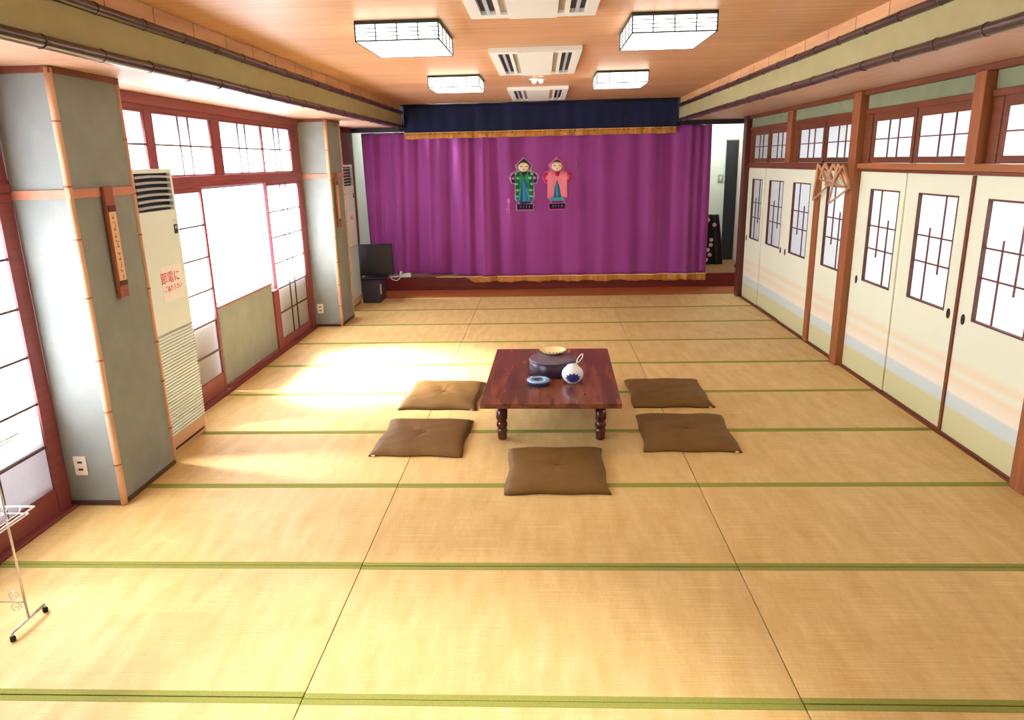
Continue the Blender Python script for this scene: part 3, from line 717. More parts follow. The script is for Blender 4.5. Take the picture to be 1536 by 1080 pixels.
# navy valance
val = thing('stage_valance', 'navy blue valance with a gold fringed hem hanging above the purple curtain', 'valance', (0.87, 10.97, 2.24))
def vf_(x, z):
    return 10.985 - (0.010 * sin(x * 13 + sin(x * 3)) + 0.006 * sin(x * 31)) * (0.6 + 0.4 * (2.7 - z))
cloth(vf_, -1.105, 2.835, 2.30, 2.715, 360, 6, 'valance_cloth', M['navy'], val, thick=0.005, org=(0.87, 10.97, 2.24))
def vq(x, z): return vf_(x, 2.3) - 0.012 - 0.010 * math.tanh(3 * sin(x * 21 + 2 * sin(x * 5))) - 0.003 * sin(x * 90)
cloth(vq, -1.10, 2.83, 2.238, 2.325, 420, 2, 'gold_fringe', M['gold'], val, thick=0.004, org=(0.87, 10.97, 2.24), zb=lambda x: 2.238 + 0.003 * sin(x * 21))
cloth(lambda x, z: vq(x, z) - 0.005, -1.10, 2.83, 2.318, 2.327, 420, 1, 'fringe_braid', M['goldtop'], val, thick=0.003, org=(0.87, 10.97, 2.24))
MB().tube([(-1.98, 0.02, 0.471), (1.965, 0.02, 0.471)], 0.008, 8).build('hanging_rod', M['lintel'], val)

# ------------------------------------------------------------------ backstage bits
t = thing('kimono_cloth', 'black cloth with pale pink blossoms hanging just past the right edge of the purple curtain', 'cloth', (3.60, 12.0, 0.2))
b = MB(); nx, nz = 16, 20; g = []
for j in range(nz + 1):
    z = 0.80 * j / nz; w = 0.20 * (1.15 - 0.5 * j / nz); row = []
    for i in range(nx + 1):
        u = i / nx * 2 - 1
        row.append(b.bm.verts.new((u * w, 0.02 * sin(u * 9 + z * 3) + 0.02 * cos(u * 4), z)))
    g.append(row)
for j in range(nz):
    for i in range(nx): b.bm.faces.new((g[j][i], g[j][i + 1], g[j + 1][i + 1], g[j + 1][i])).smooth = True
o = b.build('cloth_drape', M['darkcloth'], t, fix=False); s_ = o.modifiers.new('s', 'SOLIDIFY'); s_.thickness = 0.02
rn = random.Random(3)
for k in range(9):
    b = MB(); z = 0.08 + 0.08 * k; x = 0.02 + rn.uniform(-0.11, 0.07); n = 5; R_ = 0.035
    pts = []
    for q in range(30):
        a = 2 * pi * q / 30; r = R_ * (0.72 + 0.28 * abs(cos(n * a / 2))); pts.append((x + r * cos(a), z + r * sin(a)))
    b.poly_prism(pts, 'y', -0.055, -0.045); b.build('blossom', M['blossom'], t)
t = thing('light_switch', 'grey-green switch plate on the pale back wall left of the black door', 'switch', (3.87, 12.599, 1.55))
board('switch_plate', mat('grey_green_plate', (150, 166, 148), 0.5), (-0.045, 0.045, -0.012, -0.001, -0.06, 0.06), parent=t, bevel=0.002)
board('rocker', M['outlet'], (-0.015, 0.015, -0.017, -0.0125, -0.03, 0.03), parent=t)
o = board('floor_block', M['darkbase'], (-0.05, 0.05, -0.04, 0.04, 0, 0.05), bevel=0.006); o.location = (3.98, 11.6, 0.198)
tag(o, 'small dark brown block on the stage boards near the corner post', 'block')

# ------------------------------------------------------------------ text helper
def text_mesh(s, size, name, m, parent, origin, xdir, updir, align='CENTER', ext=0.0006, vertical=False, mw=None):
    """lettering laid on a surface: xdir = reading direction, updir = up of the letters"""
    cu = bpy.data.curves.new(name, 'FONT'); cu.body = s; cu.size = size; cu.align_x = align; cu.align_y = 'CENTER'; cu.extrude = ext
    cu.offset = 0.0
    if vertical: cu.space_line = 0.85
    tmp = bpy.data.objects.new(name, cu); COL.objects.link(tmp)
    dg = bpy.context.evaluated_depsgraph_get()
    me = bpy.data.meshes.new_from_object(tmp.evaluated_get(dg))
    bpy.data.objects.remove(tmp); bpy.data.curves.remove(cu)
    X = Vector(xdir).normalized(); U = Vector(updir).normalized(); Z = X.cross(U)
    mt = Matrix(((X.x, U.x, Z.x, origin[0]), (X.y, U.y, Z.y, origin[1]), (X.z, U.z, Z.z, origin[2]), (0, 0, 0, 1)))
    me.transform(mt)
    me.name = name; me.materials.clear(); me.materials.append(m)
    o = bpy.data.objects.new(name, me); COL.objects.link(o); o.parent = parent
    return o

# ------------------------------------------------------------------ floor-standing air conditioners
def floor_ac(y0, y1, xf, label):
    w = y1 - y0; D = 0.20
    t = thing('floor_air_conditioner', label, 'air conditioner', (xf, (y0 + y1) / 2, 0), group='floor-standing air conditioners on the window side')
    h = w / 2
    b = MB()
    # casing with an opening at the top outlet
    b.box(-D, -0.03, -h, h, 0.125, 1.9)
    b.box(-0.03, 0, -h, h, 0.835, 1.632); b.box(-0.03, 0, -h, h, 1.872, 1.9); b.box(-0.03, 0, -h, -h + 0.03, 1.632, 1.872); b.box(-0.03, 0, h - 0.03, h, 1.632, 1.872)
    b.build('casing', M['acwhite'], t, bevel=0.004)
    b = MB(); b.box(-0.0298, -0.026, -h + 0.03, h - 0.03, 1.632, 1.872); b.build('outlet_duct', M['acdark'], t)
    for k in range(6):
        z = 1.652 + k * 0.0385; b = MB(); n = 10; A = []; B_ = []
        pts = []
        for i in range(n + 1):
            u = i / n * 2 - 1; pts.append((u * (h - 0.034), 0.006 * (1 - u * u)))
        for i in range(n):
            (ya, ra), (yb, rb) = pts[i], pts[i + 1]
            v = [b.bm.verts.new(p) for p in ((-0.024, ya, z + ra), (-0.024, yb, z + rb), (0.002, yb, z + rb - 0.006), (0.002, ya, z + ra - 0.006),
                                             (-0.024, ya, z + ra + 0.010), (-0.024, yb, z + rb + 0.010), (0.002, yb, z + rb + 0.008), (0.002, ya, z + ra + 0.008))]
            for q in ((0, 1, 2, 3), (4, 7, 6, 5), (3, 2, 6, 7), (0, 4, 5, 1)): b.bm.faces.new([v[i2] for i2 in q])
        b.build('louvre', M['aclouv'], t)
    b = MB(); b.box(-0.03, -0.009, -h, h, 0.125, 0.834, 1)
    z = 0.14
    while z < 0.815:
        b.box(-0.0092, 0.0, -h + 0.02, h - 0.004, z, z + 0.012, 0); z += 0.0215
    b.box(-0.0092, 0.001, -h, -h + 0.02, 0.125, 0.834)
    b.build('intake_grille', [M['acwhite'], M['aclouv']], t)
    b = MB(); b.box(-D, -0.01, -h + 0.004, h - 0.004, 0.001, 0.124); b.build('plinth', M['beige'], t, bevel=0.003)
    b = MB(); b.box(-0.0098, -0.007, -h + 0.05, h - 0.03, 0.03, 0.045); b.build('plinth_slot', M['slot'], t)
    b = MB(); b.box(0.0004, 0.003, h - 0.075, h - 0.028, 1.468, 1.53); b.build('control_panel', M['acdark'], t)
    b = MB(); b.box(0.0032, 0.004, h - 0.065, h - 0.038, 1.50, 1.52); b.build('display', M['aclouv'], t)
    b = MB(); b.box(0.0004, 0.0012, h - 0.078, h - 0.035, 1.556, 1.560); b.build('badge', M['alu'], t)
    return t
ac1 = floor_ac(4.50, 5.01, -1.625, 'tall white floor air conditioner with a red-lettered notice, beside the near pillar')
ac2 = dup(ac1, (-1.66, 9.76, 0), None, 'tall white floor air conditioner beyond the far pillar, next to the television')
t = thing('paper_notice', 'white notice with red Japanese lettering taped on the near floor air conditioner', 'notice', (-1.6245, 4.81, 1.15))
board('notice_card', M['label'], (0.0002, 0.0014, -0.135, 0.135, -0.118, 0.118), parent=t)
text_mesh('節電に', 0.085, 'red_lettering', M['redink'], t, (0.0018, -0.02, 0.035), (0, 1, 0), (0, 0, 1))
text_mesh('ご協力下さい', 0.040, 'red_lettering', M['redink'], t, (0.0018, 0.0, -0.035), (0, 1, 0), (0, 0, 1))
t = thing('paper_notice', 'small white notice on the far floor air conditioner', 'notice', (-1.6592, 9.80, 1.18))
board('notice_card', M['label'], (0.0002, 0.0014, -0.10, 0.10, -0.10, 0.10), parent=t)
text_mesh('節電に', 0.06, 'red_lettering', M['redink'], t, (0.0018, 0, 0.03), (0, 1, 0), (0, 0, 1))

# ------------------------------------------------------------------ hanging sign boards on the pillars
def sign_board(x, y, label, group='wooden sign boards hung on the pillars'):
    t = thing('hanging_sign_board', label, 'sign board', (x, y, 1.18), group=group)
    b = MB(); b.box(0.0, 0.022, -0.045, 0.045, 0, 0.63); b.build('board', M['signwood'], t, bevel=0.004)
    
    b = MB(); b.box(0.0225, 0.028, -0.036, 0.036, 0.492, 0.525); b.build('clip', M['dpost'], t, bevel=0.002)
    b = MB(); b.box(0.0225, 0.028, -0.036, 0.036, 0.07, 0.098); b.build('clip', M['dpost'], t, bevel=0.002)
    rn = random.Random(int(y * 7)); b = MB(); b.box(0.0225, 0.0245, -0.034, 0.034, 0.10, 0.49); z = 0.465
    while z > 0.12:
        for q in range(3):
            a = rn.uniform(-0.018, 0.0); w = rn.uniform(0.010, 0.022); zz = z - rn.uniform(0, 0.02)
            if q < 2: b.box(0.0240, 0.0252, a, a + w, zz, zz + 0.0032, 1)
            else: b.box(0.0240, 0.0252, a + .008, a + .0112, zz - 0.008, zz + 0.012, 1)
        z -= 0.034
    b.build('written_strip', [M['signpaper'], M['blackink']], t)
    b = MB()
    for q in ((-0.01, 0.03), (0.008, 0.045), (-0.004, 0.05)): b.box(0.0225, 0.0235, q[0], q[0] + 0.012, q[1] - 0.012, q[1] - 0.009)
    b.build('seal_mark', M['blackink'], t)
    return t
sign_board(-1.5552, 4.085, 'narrow wooden sign board with a pale written strip on the near pillar')
sign_board(-1.5452, 8.72, 'narrow wooden sign board hung on the far pillar')

# outlets
def outlet(x, y, z, label):
    t = thing('wall_outlet', label, 'outlet', (x, y, z), group='ivory outlets low on the pillars')
    board('cover_plate', M['outlet'], (-0.037, 0.037, -0.008, -0.0005, -0.058, 0.058), parent=t, bevel=0.002)
    for dz in (0.022, -0.022):
        board('socket', M['slot'], (-0.014, 0.014, -0.0095, -0.0082, dz - 0.006, dz + 0.006), parent=t)
outlet(-1.785, 3.785, 0.25, 'ivory double outlet low on the near pillar')
outlet(-1.806, 8.55, 0.222, 'ivory double outlet low on the far pillar')

# ------------------------------------------------------------------ low table
TX, TY, TR_ = 0.957, 5.325, -0.020
t = thing('low_table', 'low lacquered red-brown wooden table in the middle of the hall', 'table', (TX, TY, 0.0016), TR_)
b = MB(); b.box(-0.475, 0.475, -0.735, 0.735, 0.292, 0.330); b.build('tabletop', M['tabletop'], t, bevel=0.006)
b = MB(); b.box(-0.36, 0.36, -0.565, -0.545, 0.245, 0.2915); b.box(-0.36, 0.36, 0.545, 0.565, 0.245, 0.2915); b.box(-0.355, -0.335, -0.545, 0.545, 0.245, 0.2915); b.box(0.335, 0.355, -0.545, 0.545, 0.245, 0.2915)
b.build('apron', M['tableleg'], t, bevel=0.002)
prof = [(0, 0), (0.029, 0), (0.032, 0.006), (0.035, 0.05), (0.038, 0.062), (0.036, 0.074), (0.030, 0.080), (0.036, 0.090), (0.040, 0.108), (0.036, 0.128), (0.030, 0.136), (0.038, 0.148), (0.041, 0.160), (0.041, 0.2445), (0, 0.2445)]
for sx in (-1, 1):
    for sy in (-1, 1):
        b = MB(); b.lathe(prof, 20, c=(sx * 0.345, sy * 0.53, 0.0)); b.build('leg', M['tableleg'], t)

# cushions
def cushion(cx, cy, w, d, rz, seed, label, corner=None):
    t = thing('floor_cushion', label, 'cushion', (cx, cy, 0), rz, 'flat brown floor cushions around the low table')
    rn = random.Random(seed); b = MB(); n = 36; H = 0.052
    ph = [rn.uniform(0, 6.28) for _ in range(8)]
    top = []; bot = []
    for j in range(n + 1):
        rt = []; rb = []
        for i in range(n + 1):
            u = i / n * 2 - 1; v = j / n * 2 - 1
            # sides bow in slightly, corners poke out
            px = u * (w / 2) * (1 - 0.035 * (1 - v * v)) ; py = v * (d / 2) * (1 - 0.03 * (1 - u * u))
            px += 0.006 * sin(v * 5 + ph[0]) * abs(u); py += 0.006 * sin(u * 6 + ph[1]) * abs(v)
            e = (1 - abs(u) ** 5) * (1 - abs(v) ** 5)
            r = sqrt(u * u + v * v)
            h = e ** 0.45 * H * (0.88 + 0.1 * cos(u * 2.2) * cos(v * 2.0)) - 0.014 * math.exp(-(r / 0.16) ** 2)
            h += 0.0024 * sin(u * 9 + v * 4 + ph[2]) * e + 0.0018 * sin(v * 14 - u * 6 + ph[3]) * e
            ang = math.atan2(v, u)
            h += 0.0045 * math.exp(-(r / 0.4) ** 2) * sin(ang * 7 + ph[4])
            edge = 0.0025 * sin(u * 40 + ph[5]) * (abs(v) > 0.9) + 0.0025 * sin(v * 40 + ph[6]) * (abs(u) > 0.9)
            rt.append((px, py, 0.008 + max(0, h) + edge * e)); rb.append((px * 0.985, py * 0.985, 0.001))
        top.append(rt); bot.append(rb)
    T = [[b.bm.verts.new(p) for p in r] for r in top]; B_ = [[b.bm.verts.new(p) for p in r] for r in bot]
    for j in range(n):
        for i in range(n):
            b.bm.faces.new((T[j][i], T[j][i + 1], T[j + 1][i + 1], T[j + 1][i])).smooth = True
            b.bm.faces.new((B_[j][i], B_[j + 1][i], B_[j + 1][i + 1], B_[j][i + 1])).smooth = True
    per = [(0, i) for i in range(n)] + [(j, n) for j in range(n)] + [(n, n - i) for i in range(n)] + [(n - j, 0) for j in range(n)]
    for k in range(len(per)):
        (a, c), (a2, c2) = per[k], per[(k + 1) % len(per)]
        f = b.bm.faces.new((B_[a][c], B_[a2][c2], T[a2][c2], T[a][c])); f.smooth = True; f.material_index = 1
    b.build('cushion_cover', [M['cushion'], M['cushedge']], t)
    b = MB(); b.tube([(0.0, 0, 0.040), (0.0, 0, 0.047)], [0.012, 0.006], 10)
    for q in range(6):
        a = q * pi / 3 + rn.uniform(-.2, .2); r = rn.uniform(.016, .03); b.tube([(0, 0, 0.045), (r * cos(a), r * sin(a), 0.052)], 0.0016, 5)
    b.build('centre_tuft', M['cushion'], t)
    if corner:
        b = MB(); sx, sy = corner; b.box(sx * w / 2 - 0.03 * sx, sx * w / 2 - 0.05 * sx, sy * d / 2 * 1.0 - 0.004, sy * d / 2 + 0.006, 0.004, 0.012)
        b.build('care_tag', M['tag'], t)
    return t
cushion(0.058, 5.785, 0.64, 0.735, -0.04, 1, 'brown cushion left of the table, the farther one, creased and sunlit', (1, -1))
cushion(0.040, 4.822, 0.64, 0.70, -0.035, 2, 'brown cushion left of the table, the nearer one', (-1, -1))
cushion(0.972, 4.245, 0.63, 0.70, 0.0, 3, 'brown cushion alone at the near end of the table')
cushion(1.921, 5.795, 0.64, 0.735, -0.008, 4, 'brown cushion right of the table, the farther one', (1, -1))
cushion(1.901, 4.89, 0.65, 0.72, -0.035, 5, 'brown cushion right of the table, the nearer one', (1, -1))

# things on the table
ZT = 0.3322
t = thing('lacquer_box', 'round dark aubergine lacquer box at the middle of the table', 'lacquer box', (0.965, 5.33, ZT))
MB().lathe([(0, 0), (0.172, 0), (0.177, 0.004), (0.177, 0.098), (0.170, 0.104), (0, 0.104)], 48).build('box_body', M['lacquer'], t)
MB().lathe([(0, 0.1045), (0.178, 0.1045), (0.180, 0.109), (0.176, 0.117), (0.162, 0.121), (0, 0.122)], 48).build('lid', M['lacqtop'], t)
t = thing('shallow_dish', 'cream shallow dish with a gold scalloped rim on top of the lacquer box', 'dish', (0.972, 5.44, ZT + 0.1225))
b = MB(); n = 48; prof = [(0, 0), (0.05, 0), (0.075, 0.010), (0.10, 0.030), (0.104, 0.031), (0.080, 0.013), (0.05, 0.006), (0, 0.005)]
b.lathe(prof, n, mis=[0, 0, 0, 1, 0, 0, 0])
for k in range(24):
    a = 2 * pi * k / 24; b.tube([(0.101 * cos(a - .05), 0.101 * sin(a - .05), 0.031), (0.101 * cos(a + .05), 0.101 * sin(a + .05), 0.033)], 0.004, 6, mi=1)
b.build('dish_bowl', [M['cream'], M['dishrim']], t)
t = thing('ashtray', 'small blue glazed ashtray on the near left of the lacquer box', 'ashtray', (0.860, 5.03, ZT))
b = MB(); b.lathe([(0, 0), (0.060, 0), (0.074, 0.006), (0.082, 0.022), (0.083, 0.030), (0.078, 0.034)], 36); b.build('bowl', M['bluegl'], t)
b = MB(); b.lathe([(0.083, 0.0305), (0.084, 0.036), (0.074, 0.040), (0.052, 0.040), (0.046, 0.036)], 36); b.build('rim', M['paleblue'], t)
b = MB(); b.lathe([(0.046, 0.036), (0.040, 0.018), (0.0, 0.012)], 36); b.build('inside_well', M['bluegl'], t)
for k in range(4):
    a = pi / 4 + k * pi / 2; b = MB(); b.box(-0.006, 0.006, -0.012, 0.012, 0.0405, 0.0445); o = b.build('cigarette_rest', M['paleblue'], t, bevel=0.002); o.location = (0.064 * cos(a), 0.064 * sin(a), 0); o.rotation_euler = (0, 0, a + pi / 2)
JC = (1.108, 5.06)
t = thing('sugar_pot', 'round white porcelain pot painted with a cobalt blue blossom, right of the ashtray', 'pot', (JC[0], JC[1], ZT))
R0 = 0.079
pr = [(0, 0), (0.034, 0), (0.04, 0.004)]
for k in range(1, 15):
    a = -pi / 2 + 0.55 + k * (pi - 1.15) / 15; pr.append((R0 * cos(a), 0.066 + 0.066 * sin(a) / 0.95))
pr += [(0.040, 0.128), (0.041, 0.134), (0.036, 0.134), (0.034, 0.126), (0.03, 0.06), (0, 0.05)]
MB().lathe(pr, 40).build('pot_body', M['porc'], t)
b = MB(); ctr = Vector((-0.10 * 0, -1, -0.18)).normalized()
n = 22; ce = Vector((0.02, -0.985, -0.17)).normalized(); e1 = Vector((1, 0, 0)); e2 = Vector((0, 0, 1))
def onp(dx_, dz_):
    z = 0.062 + dz_ * 0.066; rr = R0 * 1.012 * sqrt(max(0.02, 1 - ((z - 0.066) / 0.0695) ** 2)); a = -pi / 2 + dx_ * 0.9
    return (rr * cos(a) * 1.01, rr * sin(a) * 1.01, z)
rings = []
for q in range(5):
    rings.append([b.bm.verts.new(onp((0.86 if k % 2 else 0.62) * q / 4 * cos(2 * pi * k / n) * 1.0, (0.62 if k % 2 else 0.45) * q / 4 * sin(2 * pi * k / n) - 0.12)) for k in range(n)] if q else [b.bm.verts.new(onp(0, -0.12))])
for k in range(n):
    b.bm.faces.new((rings[0][0], rings[1][k], rings[1][(k + 1) % n]))
    for q in range(1, 4): b.bm.faces.new((rings[q][k], rings[q + 1][k], rings[q + 1][(k + 1) % n], rings[q][(k + 1) % n]))
o = b.build('painted_blossom', M['cobalt'], t); s_ = o.modifiers.new('s', 'SOLIDIFY'); s_.thickness = 0.001
MB().lathe([(0, 0.1285), (0.033, 0.1285), (0.034, 0.132), (0.02, 0.138), (0.006, 0.141), (0.006, 0.146), (0, 0.147)], 24).build('pot_lid', M['porc'], t)
t2 = thing('loop_spoon', 'white spoon with a looped handle leaning out of the porcelain pot', 'spoon', (JC[0] + 0.018, JC[1] - 0.01, ZT + 0.139))
b = MB(); b.tube([(0, 0, 0.0), (0.012, 0.004, 0.016)], 0.004, 8); c0 = Vector((0.034, 0.012, 0.044)); ax = Vector((0.55, 0.2, 0.81)).normalized(); sd = Vector((0.8, -0.1, -0.5)).normalized()
b.tube([c0 + ax * 0.036 * cos(a) + sd * 0.011 * sin(a) for a in [2 * pi * k / 20 for k in range(20)]], 0.0042, 8, closed=True)
b.build('handle', M['porc'], t2)

# ------------------------------------------------------------------ ceiling lights
LH = 0.115
def ceiling_light(x0, x1, y0, y1, label):
    w = (x1 - x0) / 2; d = (y1 - y0) / 2
    t = thing('ceiling_light', label, 'ceiling light', ((x0 + x1) / 2, (y0 + y1) / 2, ZC), group='square lattice ceiling lights')
    b = MB(); b.box(-w + .008, w - .008, -d + .008, d - .008, -LH + .004, -0.022); b.build('paper_shade', M['lamppaper'], t)
    f = MB()
    f.frame('z', -w, w, -d, d, 0.016, -0.020, -0.0005)
    f.frame('z', -w, w, -d, d, 0.007, -LH, -LH + 0.008)
    for sx in (-1, 1):
        for sy in (-1, 1): f.box(sx * w, sx * (w - 0.008), sy * d, sy * (d - 0.008), -LH, -0.02)
    f.build('lamp_frame', M['lampframe'], t)
    g = MB()
    for s_ in (-1, 1):
        for k in range(1, 4):
            z = -0.02 - k * (LH - 0.026) / 4
            g.box(-w + .008, w - .008, s_ * (d - 0.001), s_ * (d - 0.006), z - .0022, z + .0022)
            g.box(s_ * (w - 0.001), s_ * (w - 0.006), -d + .008, d - .008, z - .0022, z + .0022)
            x = -w + 2 * w * k / 4; g.box(x - .0035, x + .0035, s_ * (d - .0), s_ * (d - .005), -LH + .006, -0.02)
            y = -d + 2 * d * k / 4; g.box(s_ * (w), s_ * (w - .005), y - .0035, y + .0035, -LH + .006, -0.02)
    g.build('side_lattice', M['lampframe'], t)
    return t
for (a, b_, lb) in ((-0.207, 0.300, 'window side'), (1.437, 1.938, 'door side')):
    ceiling_light(a, b_, 4.64, 5.36, 'lit lattice ceiling light of the nearer pair, %s' % lb)
    ceiling_light(a, b_, 7.50, 8.12, 'lit lattice ceiling light of the farther pair, %s' % lb)
    ceiling_light(a, b_, 1.75, 2.47, 'lit lattice ceiling light behind the top photo edge, %s' % lb)

def ac_cassette(y0, y1, label):
    t = thing('ceiling_air_conditioner', label, 'air conditioner', (0.86, (y0 + y1) / 2, ZC), group='white ceiling air conditioners along the middle')
    w = 0.352; d = (y1 - y0) / 2
    b = MB()
    # outer plate with two slots left open on each long side
    xs = [-w, -w + 0.065, -w + 0.15, -w + 0.175, -w + 0.215, w - 0.215, w - 0.175, w - 0.15, w - 0.065, w]
    z0, z1 = -0.035, -0.001; ym = d - 0.10
    for i in range(9):
        if i in (1, 3, 5, 7): b.box(xs[i], xs[i + 1], -d, -ym, z0, z1); b.box(xs[i], xs[i + 1], ym, d, z0, z1)
        else: b.box(xs[i], xs[i + 1], -d, d, z0 - (0.006 if i == 4 else 0), z1)
    b.build('cover_panel', M['white'], t)
    for s_ in (-1, 1):
        k = MB(); k.box(s_ * (w - 0.065), s_ * (w - 0.15), -ym, ym, -0.012, -0.002); k.build('outlet_slot', M['acdark'], t)
        k = MB(); k.box(s_ * (w - 0.118), s_ * (w - 0.098), -ym + .01, ym - .01, -0.034, -0.026); k.build('air_vane', M['aclouv'], t)
        k = MB(); k.box(s_ * (w - 0.175), s_ * (w - 0.215), -ym, ym, -0.020, -0.010); k.build('intake_slot', mat('beige_intake', (168, 160, 140), 0.6), t)
    return t
ac_cassette(2.93, 4.50, 'white ceiling air conditioner cut by the top edge of the photo')
ac_cassette(5.84, 7.36, 'white ceiling air conditioner between the two pairs of lights')
ac_cassette(8.87, 10.40, 'white ceiling air conditioner nearest the stage valance')
t = thing('ceiling_spotlight', 'small round twin-bulb emergency light on the ceiling before the farther air conditioner', 'ceiling lamp', (0.862, 8.05, ZC))
MB().lathe([(0, -0.012), (0.085, -0.012), (0.09, -0.001), (0, -0.001)], 28).build('base_plate', M['white'], t)
for sx in (-1, 1):
    b = MB(); b.lathe([(0, -0.045), (0.014, -0.042), (0.022, -0.030), (0.022, -0.013), (0, -0.013)], 16, c=(sx * 0.035, 0, 0)); b.build('bulb', M['bulb'], t)

# ------------------------------------------------------------------ hangers on the door head rail
def hanger(x, apex, c1, c2, label):
    """apex/c1/c2 = (y,z)"""
    t = thing('clothes_hanger', label, 'hanger', (x, apex[0], 1.815), group='wooden hangers hooked on the door head rail')
    def L_(p, dx_=0): return Vector((dx_, p[0] - apex[0], p[1] - 1.815))
    A = L_((apex[0], apex[1] - 0.05)); B_ = L_(c1, -0.02); C_ = L_(c2, 0.012)
    def mid(a, b2, f, dr=0): return a.lerp(b2, f) + Vector((0, 0, dr))
    b = MB(); b.tube([B_, mid(A, B_, .6, 0.012), mid(A, B_, .25, 0.012), A, mid(A, C_, .25, 0.012), mid(A, C_, .6, 0.012), C_], [.012, .017, .020, .022, .020, .017, .012], 10, flat=0.55); b.build('shoulder', M['hanger'], t)
    b = MB(); b.tube([B_, mid(B_, C_, .5, -0.004), C_], 0.0085, 8); b.build('trouser_bar', M['hanger'], t)
    b = MB(); b.tube([A, A + Vector((0, 0, .022)), A + Vector((0.004, .012, .038)), A + Vector((0.004, 0.004, .054)), A + Vector((0.004, -.014, .050)), A + Vector((0.004, -.020, .034))], 0.0028, 6); b.build('hook', M['hangerd'], t)
hanger(3.622, (7.518, 1.852), (7.532, 1.457), (7.252, 1.609), 'wooden hanger farthest left in the row, one end drooping low')
hanger(3.603, (7.292, 1.852), (7.352, 1.669), (7.040, 1.622), 'wooden hanger second from the left in the row')
hanger(3.584, (7.044, 1.852), (7.135, 1.619), (6.712, 1.610), 'wooden hanger in the middle of the row, bar held level')
hanger(3.563, (6.865, 1.852), (6.958, 1.458), (6.615, 1.608), 'wooden hanger hanging lowest, second from the right')
hanger(3.542, (6.678, 1.852), (6.822, 1.642), (6.547, 1.605), 'wooden hanger farthest right, closest to the thick post')
o = MB().tube([(3.648, 7.55, 1.842), (3.648, 6.765, 1.842)], 0.005, 8).tube([(3.648, 7.5, 1.842), (3.662, 7.5, 1.835)], 0.004, 6).tube([(3.648, 6.8, 1.842), (3.662, 6.8, 1.835)], 0.004, 6).build('hanging_bar', M['hangerd'])
tag(o, 'thin metal bar over the door head rail carrying the hangers', 'rail')

# ------------------------------------------------------------------ television corner
t = thing('television_cabinet', 'charcoal cabinet under the television by the far air conditioner', 'cabinet', (-1.53, 10.24, 0.0016))
board('cabinet_body', M['cabinet'], (-0.125, 0.125, -0.20, 0.20, 0.0, 0.325), parent=t, bevel=0.004)
board('front_door', M['cabinet'], (-0.12, 0.10, -0.207, -0.2005, 0.012, 0.315), parent=t, bevel=0.002)
board('side_paper', M['label'], (0.1252, 0.127, -0.19, -0.10, 0.12, 0.26), parent=t)
board('top_board', M['blackplastic'], (-0.13, 0.19, -0.21, 0.20, 0.3255, 0.345), parent=t, bevel=0.002)
t = thing('television', 'black flat television on the charcoal cabinet left of the purple curtain', 'television', (-1.475, 10.22, 0.3472), 0.10)
board('screen_housing', M['blackplastic'], (-0.24, 0.24, -0.02, 0.03, 0.022, 0.465), parent=t, bevel=0.005)
board('screen', M['screen'], (-0.228, 0.228, -0.0235, -0.0205, 0.045, 0.452), parent=t)
board('stand', M['blackplastic'], (-0.12, 0.12, -0.07, 0.08, 0.0, 0.012), (-0.03, 0.03, 0.0, 0.02, 0.012, 0.046), parent=t, bevel=0.003)

t = thing('telephone', 'white telephone with a coiled cord on the left edge of the stage', 'telephone', (-1.235, 11.118, 0.1985), 0.05)
b = MB(); b.poly_prism([(-0.085, 0.0), (0.085, 0.0), (0.085, 0.062), (0.03, 0.066), (-0.085, 0.045)], 'y', -0.03, 0.03)
b.build('phone_body', M['white'], t, bevel=0.006)
b = MB(); b.tube([(-0.065, -0.05, 0.045), (-0.066, -0.045, 0.08), (-0.066, 0.01, 0.082), (-0.065, 0.03, 0.05)], [0.02, 0.017, 0.017, 0.02], 10); b.build('handset', M['white'], t)
b = MB(); b.tube([(-0.065, -0.06, 0.035), (-0.08, -0.10, -0.01), (-0.13, -0.115, -0.035), (-0.19, -0.115, -0.015), (-0.22, -0.105, 0.02), (-0.18, -0.02, 0.012), (-0.10, 0.0, 0.012), (-0.086, 0.0, 0.015)], 0.0065, 8); b.build('coiled_cord', M['white'], t)
o = board('remote_control', mat('tan_plastic', (176, 116, 80), 0.5), (-0.10, 0.10, -0.025, 0.025, 0, 0.022), bevel=0.005); o.location = (-1.50, 11.16, 0.1985)
tag(o, 'flat tan box lying on the stage edge between television and telephone', 'box')

# ------------------------------------------------------------------ wire rack, bottom left
t = thing('wire_rack', 'silvery wire rack with black rubber feet at the left edge of the photo', 'rack', (-1.335, 2.64, 0))
def rack_side(dx_):
    b = MB(); b.tube([(dx_, -0.105, 0.035), (dx_, 0.10, 0.035)], 0.0065, 8); b.tube([(dx_, -0.105, 0.036), (dx_, -0.105, 0.012)], 0.005, 8); b.tube([(dx_, 0.10, 0.036), (dx_, 0.10, 0.012)], 0.005, 8); b.build('foot_bar', M['chrome'], t)
    for y in (-0.105, 0.10):
        b = MB(); b.lathe([(0, 0.0), (0.011, 0), (0.012, 0.016), (0.007, 0.024), (0, 0.024)], 12, c=(dx_, y, 0)); b.build('rubber_foot', M['rubber'], t)
    b = MB(); b.tube([(dx_, 0, 0.035), (dx_, 0, 0.86)], 0.0055, 8); b.build('upright', M['chrome'], t)
rack_side(0); rack_side(-0.38)
b = MB(); b.tube([(0, 0, 0.115), (-0.38, 0, 0.115)], 0.003, 6)
for s_ in (-1, 1):
    for c0, sg_ in ((-0.045, 1), (-0.33, -1)):
        pts = [(c0 + 0.026 * (1 - k / 30) * cos(k * .38) * sg_, 0, 0.115 + s_ * 0.028 + 0.026 * (1 - k / 30) * sin(k * .38)) for k in range(26)]
        b.tube(pts, 0.0022, 5)
b.build('scroll_brace', M['chrome'], t)
